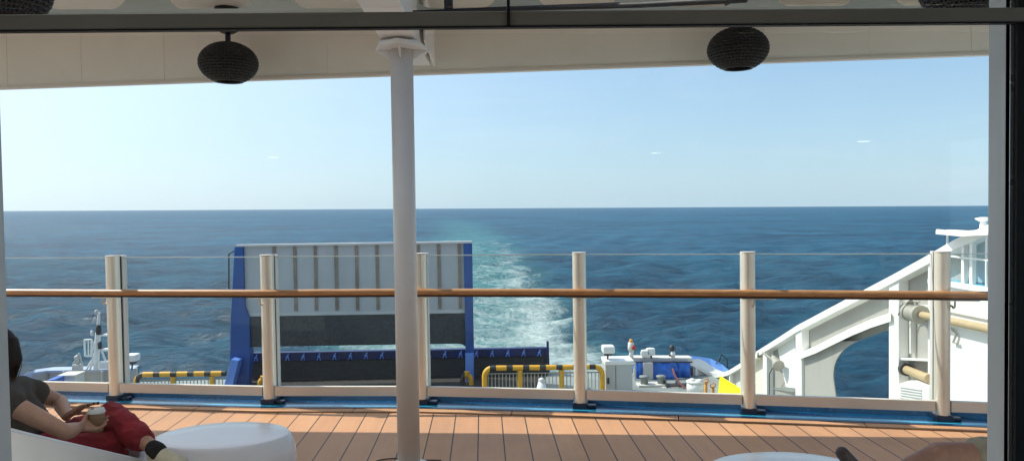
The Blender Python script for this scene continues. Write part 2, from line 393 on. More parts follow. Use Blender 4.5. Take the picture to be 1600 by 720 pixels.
# ------------------------------------------------------------------ sea
SEA_Z = -13.25
def build_sea():
    na, nr = 760, 820
    ang = np.linspace(R(-78), R(78), na)
    rad = 22 * (40000 / 22) ** (np.linspace(0, 1, nr))
    rr, aa = np.meshgrid(rad, ang, indexing='ij')
    x = rr * np.sin(aa); y = rr * np.cos(aa)
    z = np.zeros_like(x)
    dr = np.gradient(rad)[:, None] * np.ones_like(x)
    da = rr * (ang[1] - ang[0])
    sp = np.maximum(dr, da * .7)
    rng = np.random.default_rng(3)
    for i in range(90):
        lam = 1.6 * (20 / 1.6) ** rng.random()
        th = R(-14) + rng.normal(0, .50)
        k = 2 * PI / lam
        amp = .0165 * lam ** .60 * (0.5 + rng.random())
        ph = rng.random() * 2 * PI
        att = np.clip((lam / sp - 2.2) / 3, 0, 1)
        wv = np.sin(k * (x * math.sin(th) + y * math.cos(th)) + ph)
        z += att * amp * (wv + .35 * wv * np.abs(wv))
    # wake: turbulent water left behind the stern, right edge curving to the left far out
    xr = 9.8 + 0.004 * np.minimum(y, 260) + 3.0 * np.exp(-np.maximum(y - 60, 0) / 22) - (np.maximum(y - 150, 0) / 860) ** 2 * 34
    xl = -15.0 - (np.maximum(y - 150, 0) / 860) ** 2 * 34 - .012 * np.minimum(y, 900)
    wob = 1.1 * np.sin(y * .11 + 1) + .8 * np.sin(y * .27) + .6 * np.sin(y * .63 + 2)
    soft = 2.0 + .026 * y
    inside = 1 / (1 + np.exp(-np.clip((xr + wob - x) / soft * 2.2, -30, 30))) * 1 / (1 + np.exp(-np.clip((x - xl - wob) / soft * 2.2, -30, 30)))
    fade = np.clip(1.14 - (y / 1500) ** .42, 0.0, 1)
    wake = inside * fade
    edge = np.exp(-((x - (xr + wob - 2.6)) / (2.6 + .006 * y)) ** 2) * np.clip(1.1 - (y / 420) ** .7, 0, 1)
    turb = inside * np.clip(1.12 - (y / 620) ** .6, 0, 1)
    foam = np.clip(.80 * edge + turb * (.95 + .35 * np.exp(-(y / 110) ** 2)), 0, 1.4)
    z *= (1 - .55 * inside * np.clip(1 - y / 900, 0, 1))
    tilt = math.sin(R(.487))
    Z = SEA_Z + z - x * tilt
    v = np.stack([x, y, Z], -1).reshape(-1, 3)
    i, j = np.meshgrid(np.arange(nr - 1), np.arange(na - 1), indexing='ij')
    a = (i * na + j).ravel()
    f = np.stack([a, a + 1, a + na + 1, a + na], -1)
    me = bpy.data.meshes.new('sea')
    me.vertices.add(len(v)); me.vertices.foreach_set('co', v.astype(np.float32).ravel())
    me.loops.add(f.size); me.loops.foreach_set('vertex_index', f.astype(np.int32).ravel())
    me.polygons.add(len(f)); me.polygons.foreach_set('loop_start', (np.arange(len(f)) * 4).astype(np.int32))
    me.polygons.foreach_set('loop_total', np.full(len(f), 4, np.int32)); me.update(calc_edges=True); me.validate()
    me.polygons.foreach_set('use_smooth', np.ones(len(f), bool))
    for nme, arr in (('wake', wake), ('foam', foam)):
        at = me.attributes.new(nme, 'FLOAT', 'POINT'); at.data.foreach_set('value', arr.astype(np.float32).ravel())
    o = bpy.data.objects.new('sea', me); C.objects.link(o); tag(o, 'deep blue sea with the pale ship wake running to the horizon', None, None, 'structure')
    m, nt, b = nodes('sea_water')
    aw = N(nt, 'ShaderNodeAttribute', attribute_name='wake').outputs['Fac']
    af = N(nt, 'ShaderNodeAttribute', attribute_name='foam').outputs['Fac']
    p = pos(nt)
    ps = scaled(nt, p, (.55, 1, 1))
    fr_ = math_n(nt, 'MULTIPLY', math_n(nt, 'ADD', math_n(nt, 'ADD', noise_n(nt, .40, 3, .6, ps, .4), math_n(nt, 'MULTIPLY', noise_n(nt, .10, 3, .6, ps, .4), 1.1)), math_n(nt, 'ADD', math_n(nt, 'MULTIPLY', noise_n(nt, .024, 3, .6, ps, .4), 1.1), math_n(nt, 'MULTIPLY', noise_n(nt, .005, 3, .6, ps), .8))), .25)
    deep = mixc(nt, ramp(nt, fr_, .425, .575), (.0022, .048, .100), (.012, .122, .210))  # dark and light tones stand in for reflections varying over wave facets
    teal = mixc(nt, noise_n(nt, .12, 5, .65, scaled(nt, p, (1, .6, 1))), (.05, .25, .265), (.16, .41, .39))
    brk = noise_n(nt, .16, 9, .72, p, .6)
    aw0 = aw
    aw = ramp(nt, math_n(nt, 'ADD', aw, math_n(nt, 'MULTIPLY', math_n(nt, 'SUBTRACT', brk, .5), math_n(nt, 'MULTIPLY', math_n(nt, 'MULTIPLY', aw0, math_n(nt, 'SUBTRACT', 1.15, aw0)), 5.0))), .05, .95)
    col = mixc(nt, math_n(nt, 'MULTIPLY', aw, .85), deep, teal)
    n1 = noise_n(nt, .22, 11, .74, scaled(nt, p, (.8, .6, 1)), 1.0)
    n2 = noise_n(nt, 1.1, 8, .7, scaled(nt, p, (1, .5, 1)), .8)
    nn = math_n(nt, 'ADD', math_n(nt, 'MULTIPLY', n1, .62), math_n(nt, 'MULTIPLY', n2, .38))
    th = math_n(nt, 'SUBTRACT', .620, math_n(nt, 'MULTIPLY', af, .225))
    fm = math_n(nt, 'MULTIPLY', math_n(nt, 'SUBTRACT', nn, th), 5.0, True)
    fm = math_n(nt, 'MULTIPLY', fm, math_n(nt, 'MULTIPLY', af, 2.4, True), True)
    # sparse whitecaps on the open sea
    wc = noise_n(nt, .10, 9, .68, scaled(nt, p, (1, .35, 1)), .5)
    wcf = math_n(nt, 'MULTIPLY', math_n(nt, 'SUBTRACT', wc, .735), 14.0, True)
    fm = math_n(nt, 'MAXIMUM', fm, wcf)
    nt.nodes.remove(b); mo = nt.nodes['Material Output']
    df = N(nt, 'ShaderNodeBsdfDiffuse'); nt.links.new(mixc(nt, math_n(nt, 'MULTIPLY', fm, .92), col, (.70, .80, .78)), df.inputs[0])
    gl = N(nt, 'ShaderNodeBsdfGlossy'); gl.inputs['Roughness'].default_value = .27
    lw = N(nt, 'ShaderNodeLayerWeight'); lw.inputs['Blend'].default_value = .5
    fac = math_n(nt, 'ADD', .02, math_n(nt, 'MULTIPLY', math_n(nt, 'POWER', lw.outputs['Facing'], 3.0), .38))
    fac = math_n(nt, 'MULTIPLY', fac, math_n(nt, 'SUBTRACT', 1.0, math_n(nt, 'MULTIPLY', math_n(nt, 'MAXIMUM', fm, math_n(nt, 'MULTIPLY', aw, .5)), .8)))
    ms = N(nt, 'ShaderNodeMixShader'); nt.links.new(fac, ms.inputs[0]); nt.links.new(df.outputs[0], ms.inputs[1]); nt.links.new(gl.outputs[0], ms.inputs[2]); nt.links.new(ms.outputs[0], mo.inputs[0])
    h1 = noise_n(nt, .9, 9, .70, scaled(nt, p, (.6, 1.0, 1)), .5)
    h2 = noise_n(nt, .16, 6, .62, scaled(nt, p, (.5, 1.0, 1)), .3)
    bn = N(nt, 'ShaderNodeBump'); bn.inputs['Strength'].default_value = 1.0; bn.inputs['Distance'].default_value = 1.0
    hh = math_n(nt, 'ADD', math_n(nt, 'MULTIPLY', h1, 1.15), math_n(nt, 'MULTIPLY', h2, 1.5))
    nt.links.new(math_n(nt, 'ADD', hh, math_n(nt, 'MULTIPLY', fm, .25)), bn.inputs['Height'])
    for n_ in (df, gl, lw): nt.links.new(bn.outputs[0], n_.inputs['Normal'])
    me.materials.append(m)
build_sea()

# ------------------------------------------------------------------ main deck, rail line
bases = [(182, 627), (422, 633.2), (660, 633.7), (907, 640), (1170, 648.7), (1472, 660)]
posts = [P(a, b, Z=0) for a, b in bases]
d0 = posts[0] - posts[1]; d1 = posts[5] - posts[4]
posts = [posts[0] + Vector((-1.45, .28, 0)) * k for k in (3, 2, 1)] + posts + [posts[5] + Vector((1.40, -.36, 0)) * k for k in (1, 2, 3)]
def along(off=0, z=0, pts=posts):
    """rail line shifted towards the lounge by off"""
    out = []
    for i, p in enumerate(pts):
        t = (pts[min(i + 1, len(pts) - 1)] - pts[max(i - 1, 0)]).normalized()
        n = Vector((t.y, -t.x, 0))
        if n.y > 0: n = -n
        out.append(p + n * off + Vector((0, 0, z)))
    return out
def sheet(name, a, b, mat, th, label):
    m = MB(); n = len(a); dz = Vector((0, 0, -th))
    m.strip(a, b, False); m.strip(a, [p + dz for p in a], False); m.strip(b, [p + dz for p in b], False); m.strip([p + dz for p in a], [p + dz for p in b], False)
    o = m.build(name, mat); tag(o, label, None, None, 'structure'); return o
a0 = along(.245); near = [Vector((p.x, 2.06, 0)) for p in a0]
near[0].x -= 2; near[-1].x += 2
sheet('deck', near, a0, 'planks', .12, 'deck of lengthwise brown planks behind the lounge window')
sheet('deck_groove', along(.247, -.012), along(.198, -.012), 'groove', .1, 'dark groove between the deck planks and the margin board')
struct_box_ = MB(); struct_box_.box(-8.5, 8.5, 2.07, 3.42, .004, .012)  # added sheet out of view, bounces neutral fill light under the overhead
tag(struct_box_.build('bounce_mat', paint('pale_grey_bounce', (.50, .52, .53), .9, .08, 6)), 'added pale grey bounce sheet along the foot of the lounge window', None, None, 'structure')
mg = MB(); a = along(.20, .004); b = along(.105, .004)
for i in range(len(a) - 1):                                        # margin boards butt near mid-bay
    for (u0, u1) in ((0.0, .585), (.592, 1.0)):
        q = [a[i].lerp(a[i + 1], u0), a[i].lerp(a[i + 1], u1), b[i].lerp(b[i + 1], u1), b[i].lerp(b[i + 1], u0)]
        mg.prism(q, (0, 0, -.1))
tag(mg.build('deck_margin', 'margin'), 'margin board of the deck along the blue gutter', None, None, 'structure')
# blue gutter strip under the posts (lip, bed, upstand)
m = MB()
prof = [(.104, -.1), (.104, .010), (.088, .010), (.070, .008), (-.16, .006), (-.18, .045), (-.26, .045), (-.26, -.1)]
def gutter(name, pr, mat, label):
    m = MB(); lines = [along(o_, z_) for o_, z_ in pr]
    for i in range(len(lines) - 1): m.strip(lines[i], lines[i + 1], False)
    tag(m.build(name, mat), label, None, None, 'structure')
M['blue_shade'] = paint('shaded_blue_deck_paint', (.004, .055, .14), .25, .3, 2.2, .35, (.02, .10, .2), bump=.012, bscale=6)  # darker copy of the gutter blue, shade put into the colour
gutter('deck_gutter_lip', prof[:4] + [(.050, .008)], 'blue_shade', 'raised lip of the gutter along the deck edge, shade painted in dark blue')
gutter('deck_gutter', [(.050, .008), (-.020, .007)], 'blue', 'wet blue steel gutter strip below the glass balustrade, water reflection painted in')  # narrow bright strip: reflected light put into the blue
gutter('deck_gutter_back', [(-.020, .007)] + prof[4:], 'blue_shade', 'back of the gutter under the bottom rails, shade painted in dark blue')
# balustrade: one thing
bal = thing('balustrade', 'glass balustrade with champagne posts and round wooden handrail along the deck edge', 'railing', tuple(posts[5]))
ZH = 1.02
hr = along(.035, ZH)
posts_f = posts; posts = [p + Vector((p.x, p.y, 0)).normalized() * .055 for p in posts]
m = MB()
fine = []
for i in range(len(hr) - 1):
    for k in range(6): fine.append(hr[i].lerp(hr[i + 1], k / 6))
fine.append(hr[-1])
m.tube(fine, .031, 14); hro = m.build('handrail', 'wood', bal)
M['wood_shade'] = paint('shaded_underside_wood', (.055, .024, .010), .6, .2, 3, stretch=(.5, 8, 8))  # for an added strip: unlit underside of the handrail painted dark
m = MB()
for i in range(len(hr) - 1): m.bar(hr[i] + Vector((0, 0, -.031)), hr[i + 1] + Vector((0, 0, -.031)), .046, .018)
m.build('handrail_underside_shade', 'wood_shade', hro)
for i, p in enumerate(posts):
    t = (posts[min(i + 1, len(posts) - 1)] - posts[max(i - 1, 0)]).normalized(); n = Vector((t.y, -t.x, 0)); n = n if n.y < 0 else -n
    a = math.atan2(t.y, t.x); rot = Matrix.Translation(p) @ Matrix.Rotation(a, 4, 'Z')
    # rounded-front extrusion, 11 cm wide
    pf = [(-.055, .03)] + [(.055 * math.cos(PI + PI * k / 14), -.008 + .052 * math.sin(PI + PI * k / 14)) for k in range(15)] + [(.055, .03)]
    m = MB()
    ptop = [rot @ Vector((x, y, .03)) for x, y in pf]
    m.prism(ptop, (0, 0, 1.32))
    for f in range(2, 18): pass
    po = m.build('post', 'post', bal, bevel=.003)
    m = MB(); cp = [rot @ Vector((x * 1.05, y * 1.05, 1.3505)) for x, y in pf]; m.prism(cp, (0, 0, .007)); m.build('post_cap', 'channel', po)
    m = MB(); m.box(-.046, .046, .034, .062, .05, 1.345, 0, rot); m.build('gasket', 'gasket', po)
    m = MB(); m.box(-.052, .052, .065, .135, .05, 1.352, .004, rot); m.build('glass_channel', 'channel', po)
    m = MB(); m.box(-.064, .064, -.064, .15, .009, .058, .008, rot); m.box(.03, .135, -.03, .04, .009, .036, .008, rot); m.build('post_foot', 'navy', po)
    # J-shaped bracket that carries the handrail
    so__ = max(-.085, min(.085, p.x / 3.4 * .085 - .012)); c = hr[i] + t * so__
    hk = [c + Vector((0, 0, -.028)), c + Vector((0, 0, -.07))] + [c + Vector((0, 0, -.07)) - n * (.035 * (1 - math.cos(g))) + Vector((0, 0, -.038 * math.sin(g))) for g in [PI * k / 8 for k in range(1, 7)]] + [p + t * (so__ * .5) + n * .03 + Vector((0, 0, ZH - .085))]
    m = MB(); m.tube(hk, .008, 8); m.bar(c - t * .10 + Vector((0, 0, -.0445)), c + t * .17 + Vector((0, 0, -.0445)), .035, .007); m.build('handrail_bracket', 'hook', bal)
for i in range(len(posts) - 1):
    p, q = posts[i], posts[i + 1]; t = (q - p).normalized(); n = Vector((t.y, -t.x, 0)); n = n if n.y < 0 else -n
    e0 = p + t * .058 ; e1 = q - t * .058
    m = MB(); m.bar(e0 + Vector((0, 0, .125)) + n * .012, e1 + Vector((0, 0, .125)) + n * .012, .045, .085, bev=.004); m.build('bottom_rail', 'bottom_rail', bal)
    g0 = p + t * .03 - n * .10; g1 = q - t * .03 - n * .10
    m = MB(); m.bar(g0 + Vector((0, 0, .735)), g1 + Vector((0, 0, .735)), .010, 1.18); gp = m.build('glass_panel', 'rail_glass', bal)
    m = MB(); m.bar(g0 + Vector((0, 0, 1.3305)), g1 + Vector((0, 0, 1.3305)), .014, .008); m.build('glass_edge', 'glass_edge', gp)

# ------------------------------------------------------------------ overhead: fascia, ceiling, beam, girder, pillar
FL = P(5, 138, Z=2.90); FR = P(1540, 85, Z=2.96)
fd = (FR - FL).normalized(); fn = Vector((fd.y, -fd.x, 0)).normalized()
fn = fn if fn.y < 0 else -fn
A = FL - fd * 7; B = FR + fd * 7; FLEN = (B - A).length
fas = thing('canopy_fascia', 'cream fascia along the outer edge of the deck overhead', 'canopy edge', tuple((A + B) / 2))
m = MB(); m.prism([A, B, B + Vector((0, 0, .62)), A + Vector((0, 0, .62))], -fn * .02); m.build('fascia_plate', 'fascia', fas)
m = MB(); m.prism([A + fn * .035 + Vector((0, 0, -.012)), B + fn * .035 + Vector((0, 0, -.012)), B - fn * .03 + Vector((0, 0, -.012)), A - fn * .03 + Vector((0, 0, -.012))], (0, 0, .022)); m.build('edge_strip', 'fascia_edge', fas)
def on_f(px): return P(px, 100, Y=6.6)
for k, px in enumerate((-330, -120, 10, 126, 255, 392, 510, 778, 905, 1050, 1195, 1360, 1520, 1700)):
    d = CR @ Vector(((px - 800) / 1200, .2, -1)); t = (Vector((A.x - EYE.x, A.y - EYE.y, 0)).cross(fd)).z / (Vector((d.x, d.y, 0)).cross(fd)).z
    c = EYE + d * t
    m = MB(); z0 = A.z + (c.x - A.x) / fd.x * fd.z + .014
    u = Vector((fd.x, fd.y, 0)) * .012; q = [Vector((c.x, c.y, 0)) - u, Vector((c.x, c.y, 0)) + u]
    m.prism([q[0] + Vector((0, 0, z0)), q[1] + Vector((0, 0, z0)), q[1] + Vector((0, 0, 3.41)), q[0] + Vector((0, 0, 3.41))], fn * (.004 if k % 2 else .007)); m.build('stiffener', 'fascia', fas)
# ceiling
CZ = 3.42
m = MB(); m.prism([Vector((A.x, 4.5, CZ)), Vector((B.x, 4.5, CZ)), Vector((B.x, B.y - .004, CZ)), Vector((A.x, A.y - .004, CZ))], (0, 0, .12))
m.box(A.x, B.x, 2.06, 2.9, CZ, CZ + .12)  # gap before the outer panel is added, lets unseen sun in as fill
tag(m.build('ceiling', 'overhead'), 'cream overhead above the deck with an added daylight slot', None, None, 'structure')
# transverse beam with round-ended lightening holes
def holed_beam(y, z0, z1, holes, hw, hz0, hz1, x0, x1, th):
    m = MB(); rad = (hz1 - hz0) / 2; cz = (hz0 + hz1) / 2; n = 32
    edges = [x0] + [(holes[i] + holes[i + 1]) / 2 for i in range(len(holes) - 1)] + [x1]
    for i, hx in enumerate(holes):
        l, r = edges[i], edges[i + 1]
        ho, ou = [], []
        for k in range(n):
            a = 2 * PI * (k + .5) / n; c, s = math.cos(a), math.sin(a)
            ho.append((hx + (hw / 2 - rad) * (1 if c > 0 else -1) + rad * c, cz + rad * s))
            lx = (r - hx) if c > 0 else (hx - l); lz = (z1 - cz) if s > 0 else (cz - z0)
            t = min(lx / max(abs(c), 1e-6), lz / max(abs(s), 1e-6)); ou.append((hx + c * t, cz + s * t))
        # exact corners
        for cx, cz_ in ((l, z0), (r, z0), (l, z1), (r, z1)):
            k = min(range(n), key=lambda k: (ou[k][0] - cx) ** 2 + (ou[k][1] - cz_) ** 2); ou[k] = (cx, cz_)
        vs = [Vector((x, y, z)) for x, z in ho] + [Vector((x, y, z)) for x, z in ou] + [Vector((x, y + th, z)) for x, z in ho] + [Vector((x, y + th, z)) for x, z in ou]
        fs = []
        for k in range(n):
            j = (k + 1) % n
            fs += [(k, j, n + j, n + k), (2 * n + k, 3 * n + k, 3 * n + j, 2 * n + j), (k, 2 * n + k, 2 * n + j, j), (n + k, n + j, 3 * n + j, 3 * n + k)]
        m.add(vs, fs)
    return m
hx0 = P(132, 10, Y=5.3).x
holes = [hx0 + .83 * k for k in range(-7, 15)]
holes = [h for h in holes if h < -.95 or h > -.35]
bt = thing('overhead_beam', 'olive grey overhead beam with a row of round ended holes', 'beam', (0, 5.3, 3.0))
holed_beam(5.3, 3.04, CZ - .003, holes, .56, 3.118, 3.34, -9, 9, .012).build('web_plate', 'beam', bt)
m = MB(); m.box(-9, 9, 5.24, 5.37, 3.02, 3.037); m.build('flange', 'beam', bt)
# girder + pillar
gx0 = P(611, 45, Y=4.72).x
gd = thing('overhead_girder', 'white lengthwise box girder above the pillar', 'beam', (gx0, 5.2, 2.86))
def gsec(y, zb): return [Vector((gx0 - .114, y, zb)), Vector((gx0 + .114, y, zb)), Vector((gx0 + .114, y, CZ - .004)), Vector((gx0 - .114, y, CZ - .004))]
m = MB()
secs = [gsec(2.1, 2.86), gsec(5.45, 2.86), gsec(6.55, 2.96)]
vs = sum(secs, []); fs = [(0, 1, 2, 3), (8, 11, 10, 9)]
for i in range(2):
    for j in range(4): fs.append((i * 4 + j, i * 4 + (j + 1) % 4, (i + 1) * 4 + (j + 1) % 4, (i + 1) * 4 + j))
m.add(vs, fs); m.build('girder_box', 'pillar', gd, bevel=.006)
pc = P(627.5, 82, Y=5.2)
pil = thing('deck_pillar', 'round pale grey pillar standing on the deck', 'pillar', (pc.x, 5.2, 0))
m = MB(); m.lathe([(.076, 0), (.076, 2.815)], (pc.x, 5.2, 0), 40); m.build('shaft', 'pillar', pil)
m = MB(); m.lathe([(.135, 0), (.135, .014), (.10, .018)], (pc.x, 5.2, .003), 32); m.build('base_plate', 'pillar', pil)
m = MB(); m.lathe([(.20, 2.812), (.20, 2.842)], (pc.x, 5.25, 0), 8, sx=.88, sy=1.5, smooth=False)
hd = m.build('head_plate', 'pillar', pil, bevel=.004)
for (dx, dy) in ((1, 0), (-1, 0), (0, 1), (0, -1)):
    b0 = Vector((pc.x + dx * .078, 5.2 + dy * .078, 2.81)); w_ = Vector((-dy, dx, 0)) * .006
    m = MB(); m.prism([b0 - w_, b0 - w_ + Vector((dx * .1, dy * .1, 0)), b0 - w_ + Vector((0, 0, -.06))], w_ * 2); m.build('gusset', 'pillar', hd)
m = MB(); m.box(pc.x - .12, pc.x + .12, 5.06, 5.34, 2.8425, 2.859, .003); m.build('packing_block', 'pillar', pil)
gus = MB(); zt = 2.955; x_ = pc.x + .13
gus.prism([Vector((x_, 5.45, 2.93)), Vector((x_, 6.55, 2.955)), Vector((x_, 6.55, 3.3)), Vector((x_, 5.45, 3.3))], (.012, 0, 0)); gus.build('side_plate', 'pillar', gd)
# thin black hanging bar below the overhead
hb = thing('hanging_bar', 'thin black hanging bar slung under the overhead right of the pillar', 'bar', (0, 4.2, 3.0))
q = [P(628, 21, Y=5.0), P(790, 14.5, Y=4.7), P(1000, 8, Y=4.2), P(1165, -1, Y=3.6)]
m = MB(); m.tube(q, [.014, .015, .017, .018], 10); m.build('bar', 'black', hb)
qa = P(701, 19, Y=4.86)
m = MB(); m.bar(qa, Vector((qa.x, qa.y, CZ)), .055, .012, up=Vector((0, 1, 0))); m.build('hanger', 'black', hb)
qb = q[-1]; m = MB(); m.bar(qb, Vector((qb.x, qb.y, CZ)), .055, .012, up=Vector((0, 1, 0))); m.build('hanger', 'black', hb)

# ------------------------------------------------------------------ rattan lamps
def make_lamp(loc, label):
    t = thing('pendant_lamp', label, 'lamp', loc, 'black rattan pendant lamps under the overhead')
    x, y, z = loc                                                  # z = centre of the shade
    rx, rz = .23, .165
    m = MB()
    a0, a1 = R(-62), R(78)
    nr_ = 17
    for i in range(nr_ + 1):                                       # weft rings
        a = a0 + (a1 - a0) * i / nr_
        c = Vector((x, y, z + rz * math.sin(a))); r = rx * math.cos(a)
        vs = []; fs = []; n = 96
        for j in range(n):
            g = 2 * PI * j / n; wv = .0045 * (1 if (j // 2 + i) % 2 else -1)
            for k in range(5):
                b = 2 * PI * k / 5
                rr = r + wv + .0068 * math.cos(b)
                vs.append(c + Vector((rr * math.cos(g), rr * math.sin(g), .0088 * math.sin(b))))
        for j in range(n):
            for k in range(5): fs.append((j * 5 + k, ((j + 1) % n) * 5 + k, ((j + 1) % n) * 5 + (k + 1) % 5, j * 5 + (k + 1) % 5))
        m.add(vs, fs, True)
    for j in range(48):                                            # warp ribs
        g = 2 * PI * (j + .5) / 48
        m.tube([Vector((x + rx * math.cos(a) * math.cos(g), y + rx * math.cos(a) * math.sin(g), z + rz * math.sin(a))) for a in [a0 + (a1 - a0) * i / 10 for i in range(11)]], .006, 5)
    m.ring((x, y, z + rz * math.sin(a0)), rx * math.cos(a0), .011, 48, 6)
    sh = m.build('lamp_shade', 'lamp', t)
    m = MB(); m.lathe([(rx * .9 * math.cos(a), rz * .9 * math.sin(a)) for a in [R(-50) + R(130) * i / 10 for i in range(11)]], (x, y, z), 32, capb=False)
    m.build('shade_liner', 'lamp_metal', sh)
    m = MB(); m.lathe([(.022, z + .05), (.022, 3.22)], (x, y, 0), 14); m.build('stem', 'lamp_metal', t)
    m = MB(); m.lathe([(.05, 3.215), (.082, 3.235), (.10, 3.27), (.10, CZ - .002)], (x, y, 0), 28); m.build('ceiling_rose', 'lamp_metal', t)
    m = MB(); m.ell((x, y, z - .02), .045, .045, .055); m.build('bulb', 'bulb', t)
    return t
def lamp_at(px, py, Z): q = P(px, py, Z=Z); return (q.x, q.y, 3.03)
L1 = P(357, 99, Y=6.45); L2 = P(1153, 71, Y=6.02)
proto = make_lamp((L1.x, L1.y, L1.z), 'black woven pendant lamp hanging left of the pillar')
copy_tree(proto, (L2.x, L2.y, L1.z), 'black woven pendant lamp hanging right of the pillar over the wake side')
c = P(6, -18, Y=4.35); copy_tree(proto, (c.x, c.y, L1.z), 'black woven pendant lamp cut by the top left corner')
c = P(1507, -33, Y=4.35); copy_tree(proto, (c.x, c.y, L1.z), 'black woven pendant lamp cut by the top edge at far right')

# ------------------------------------------------------------------ window and lounge
WY = 2.0
wl = P(6, 360, Y=WY).x; wr = P(1544, 360, Y=WY).x
zt1 = P(800, 41, Y=WY).z; zt0 = zt1 
win = thing('lounge_window', 'large lounge window with dark bronze transom and grey side jambs', 'window', (0, WY, 0))
tr_l0, tr_l1 = P(-60, 49.5, Y=WY - .02), P(-60, 23, Y=WY - .02)
m = MB(); zc0 = P(800, 40, Y=WY - .03).z; zc1 = P(800, 15.5, Y=WY - .03).z
# transom top and bottom edges slope a little in the photo because the window faces slightly away from the ship's axis
y_l, y_r = WY - .05, WY - .05
def trp(px, py): return P(px, py, Y=WY - .05)
q = [trp(-150, 49), trp(1700, 33.5), trp(1700, 11), trp(-150, 24)]
m.prism(q, (0, .014, 0)); m.build('transom', 'transom', win, bevel=.003)
m = MB(); q = [trp(-150, 52), trp(1700, 36), trp(1700, 33.6), trp(-150, 49.2)]; m.prism([p + Vector((0, -.004, 0)) for p in q], (0, .020, 0)); m.build('glazing_bead', 'black', win)
m = MB(); q = [trp(792.3, 41.5), trp(796.7, 41.5), trp(796.2, -30), trp(791.8, -30)]; m.prism([p + Vector((0, -.007, 0)) for p in q], (0, .02, 0)); m.build('joint_strip', 'black', win)
ZT = 2.62
jl = P(7, 360, Y=WY + .06).x; jr = P(1543.5, 360, Y=WY + .06).x
m = MB(); m.box(jl - .10, jl, WY - .02, WY + .06, .0, ZT, .002); m.build('jamb', 'jamb', win)
m = MB(); m.box(jr, jr + .055, WY - .014, WY + .06, .0, ZT, .002); m.build('jamb', 'jamb', win)
xa = jr + .0005; xb = P(1576.5, 360, Y=WY - .03).x; xc = P(1583, 360, Y=WY - .032).x; xd = P(1640, 360, Y=WY - .07).x
m = MB(); m.box(xa, xb, WY - .03, WY - .0145, 0, ZT); m.build('seal', 'black', win)
m = MB(); m.box(xb, xc, WY - .032, WY - .0145, 0, ZT); m.build('trim_strip', 'trim', win)
m = MB(); m.box(xc, xd + .3, WY - .045, WY - .0145, 0, ZT); m.build('side_casing', 'black', win)
m = MB(); m.box(jl - .5, jl - .102, WY - .10, WY + .05, 0, ZT); m.build('side_casing', 'black', win)
m = MB(); m.box(jl - .1, jr + .1, WY - .04, WY + .05, 0.0, .12, .003); m.build('sill', 'jamb', win)
zr = (zc0 + zc1) / 2
m = MB(); m.box(jl + .001, jr - .001, WY - .006, WY + .006, .121, zr - .035); m.build('glass_pane', 'window_glass', win)
m = MB(); m.box(jl + .001, jr - .001, WY - .006, WY + .006, zr + .035, ZT - .002); m.build('glass_pane', 'window_glass', win)
# lounge interior around the camera (side walls opened for added daylight)
room = []
def struct_box(name, mat, label, *a):
    m = MB(); m.box(*a); return tag(m.build(name, mat), label, None, None, 'structure')
struct_box('lounge_floor', 'room_floor', 'dark carpet of the lounge', -5.5, 5.5, -11, 2.05, -.1, -.002)
struct_box('lounge_ceiling', 'room', 'dark ceiling of the lounge', -5.5, 5.5, -11, 2.05, ZT + .002, 2.75)
struct_box('lounge_wall_back', 'room', 'dark back wall of the lounge', -5.5, 5.5, -11.1, -11.002, 0, ZT)
def side_wall(name, x0, x1, label):
    m = MB(); m.box(x0, x1, -11, -5, 0, ZT); m.box(x0, x1, -4.999, 2.05, 0, .5); m.box(x0, x1, -4.999, 2.05, 2.45, ZT); m.box(x0, x1, 1.7, 2.05, .501, 2.449)  # long opening added so daylight brightens the room and window frame
    tag(m.build(name, 'room'), label, None, None, 'structure')
side_wall('lounge_wall_left', -5.6, -5.502, 'pale left wall of the lounge with a long opening added for daylight')
side_wall('lounge_wall_right', 5.502, 5.6, 'pale right wall of the lounge with a long opening added for daylight')
struct_box('lounge_wall_front_left', 'white', 'wall left of the lounge window', -12, jl - .502, WY - .08, WY + .055, 0, ZT)
struct_box('lounge_wall_front_right', 'white', 'wall right of the lounge window', xd + .302, 12, WY - .08, WY + .055, 0, ZT)
struct_box('lounge_wall_top', 'white2', 'white steel band above the lounge window', -12, 12, WY - .05, WY + .056, 2.752, 3.5)
for i, (px, py, lab) in enumerate(((1025, 238, 'round recessed ceiling light near the middle of the lounge ceiling'), (1350, 220, 'round recessed ceiling light at the right of the lounge ceiling'), (427, 245, 'round recessed ceiling light at the left of the lounge ceiling'))):
    v = P(px, py, Z=ZT); c = Vector((v.x, 2 * WY - v.y, ZT))
    if c.y < -10.7: c.y = -10.7
    t = thing('ceiling_light', lab, 'ceiling light', tuple(c), 'recessed lights in the lounge ceiling')
    m = MB(); m.lathe([(.085, -.012), (.085, -.006)], c, 24); m.build('diffuser', 'downlight', t)
    m = MB(); m.ring(c + Vector((0, 0, -.008)), .10, .008, 24, 6); m.build('trim_ring', 'trim', t)

# ------------------------------------------------------------------ tables, chairs
def make_table(loc, label):
    t = thing('side_table', label, 'table', loc, 'white pebble shaped tables on the deck')
    prof = [(.30, .0), (.345, .02), (.40, .10), (.430, .19), (.436, .26), (.430, .32), (.418, .365), (.405, .394), (.397, .406), (.389, .412), (.380, .4145), (.2, .415), (.02, .415)]
    m = MB(); m.lathe(prof, loc, 72, sx=1.0, sy=.72); m.build('table_body', 'table', t)
    return t
tc_ = P(347, 679, Z=.415)
tab = make_table((tc_.x, tc_.y, .003), 'white rounded low table beside the crossed leg of the seated person in red trousers')
t2 = P(1190, 706, Z=.415)
copy_tree(tab, (t2.x + .02, t2.y - .275, .003), 'white rounded low table at the bottom edge right of the middle')

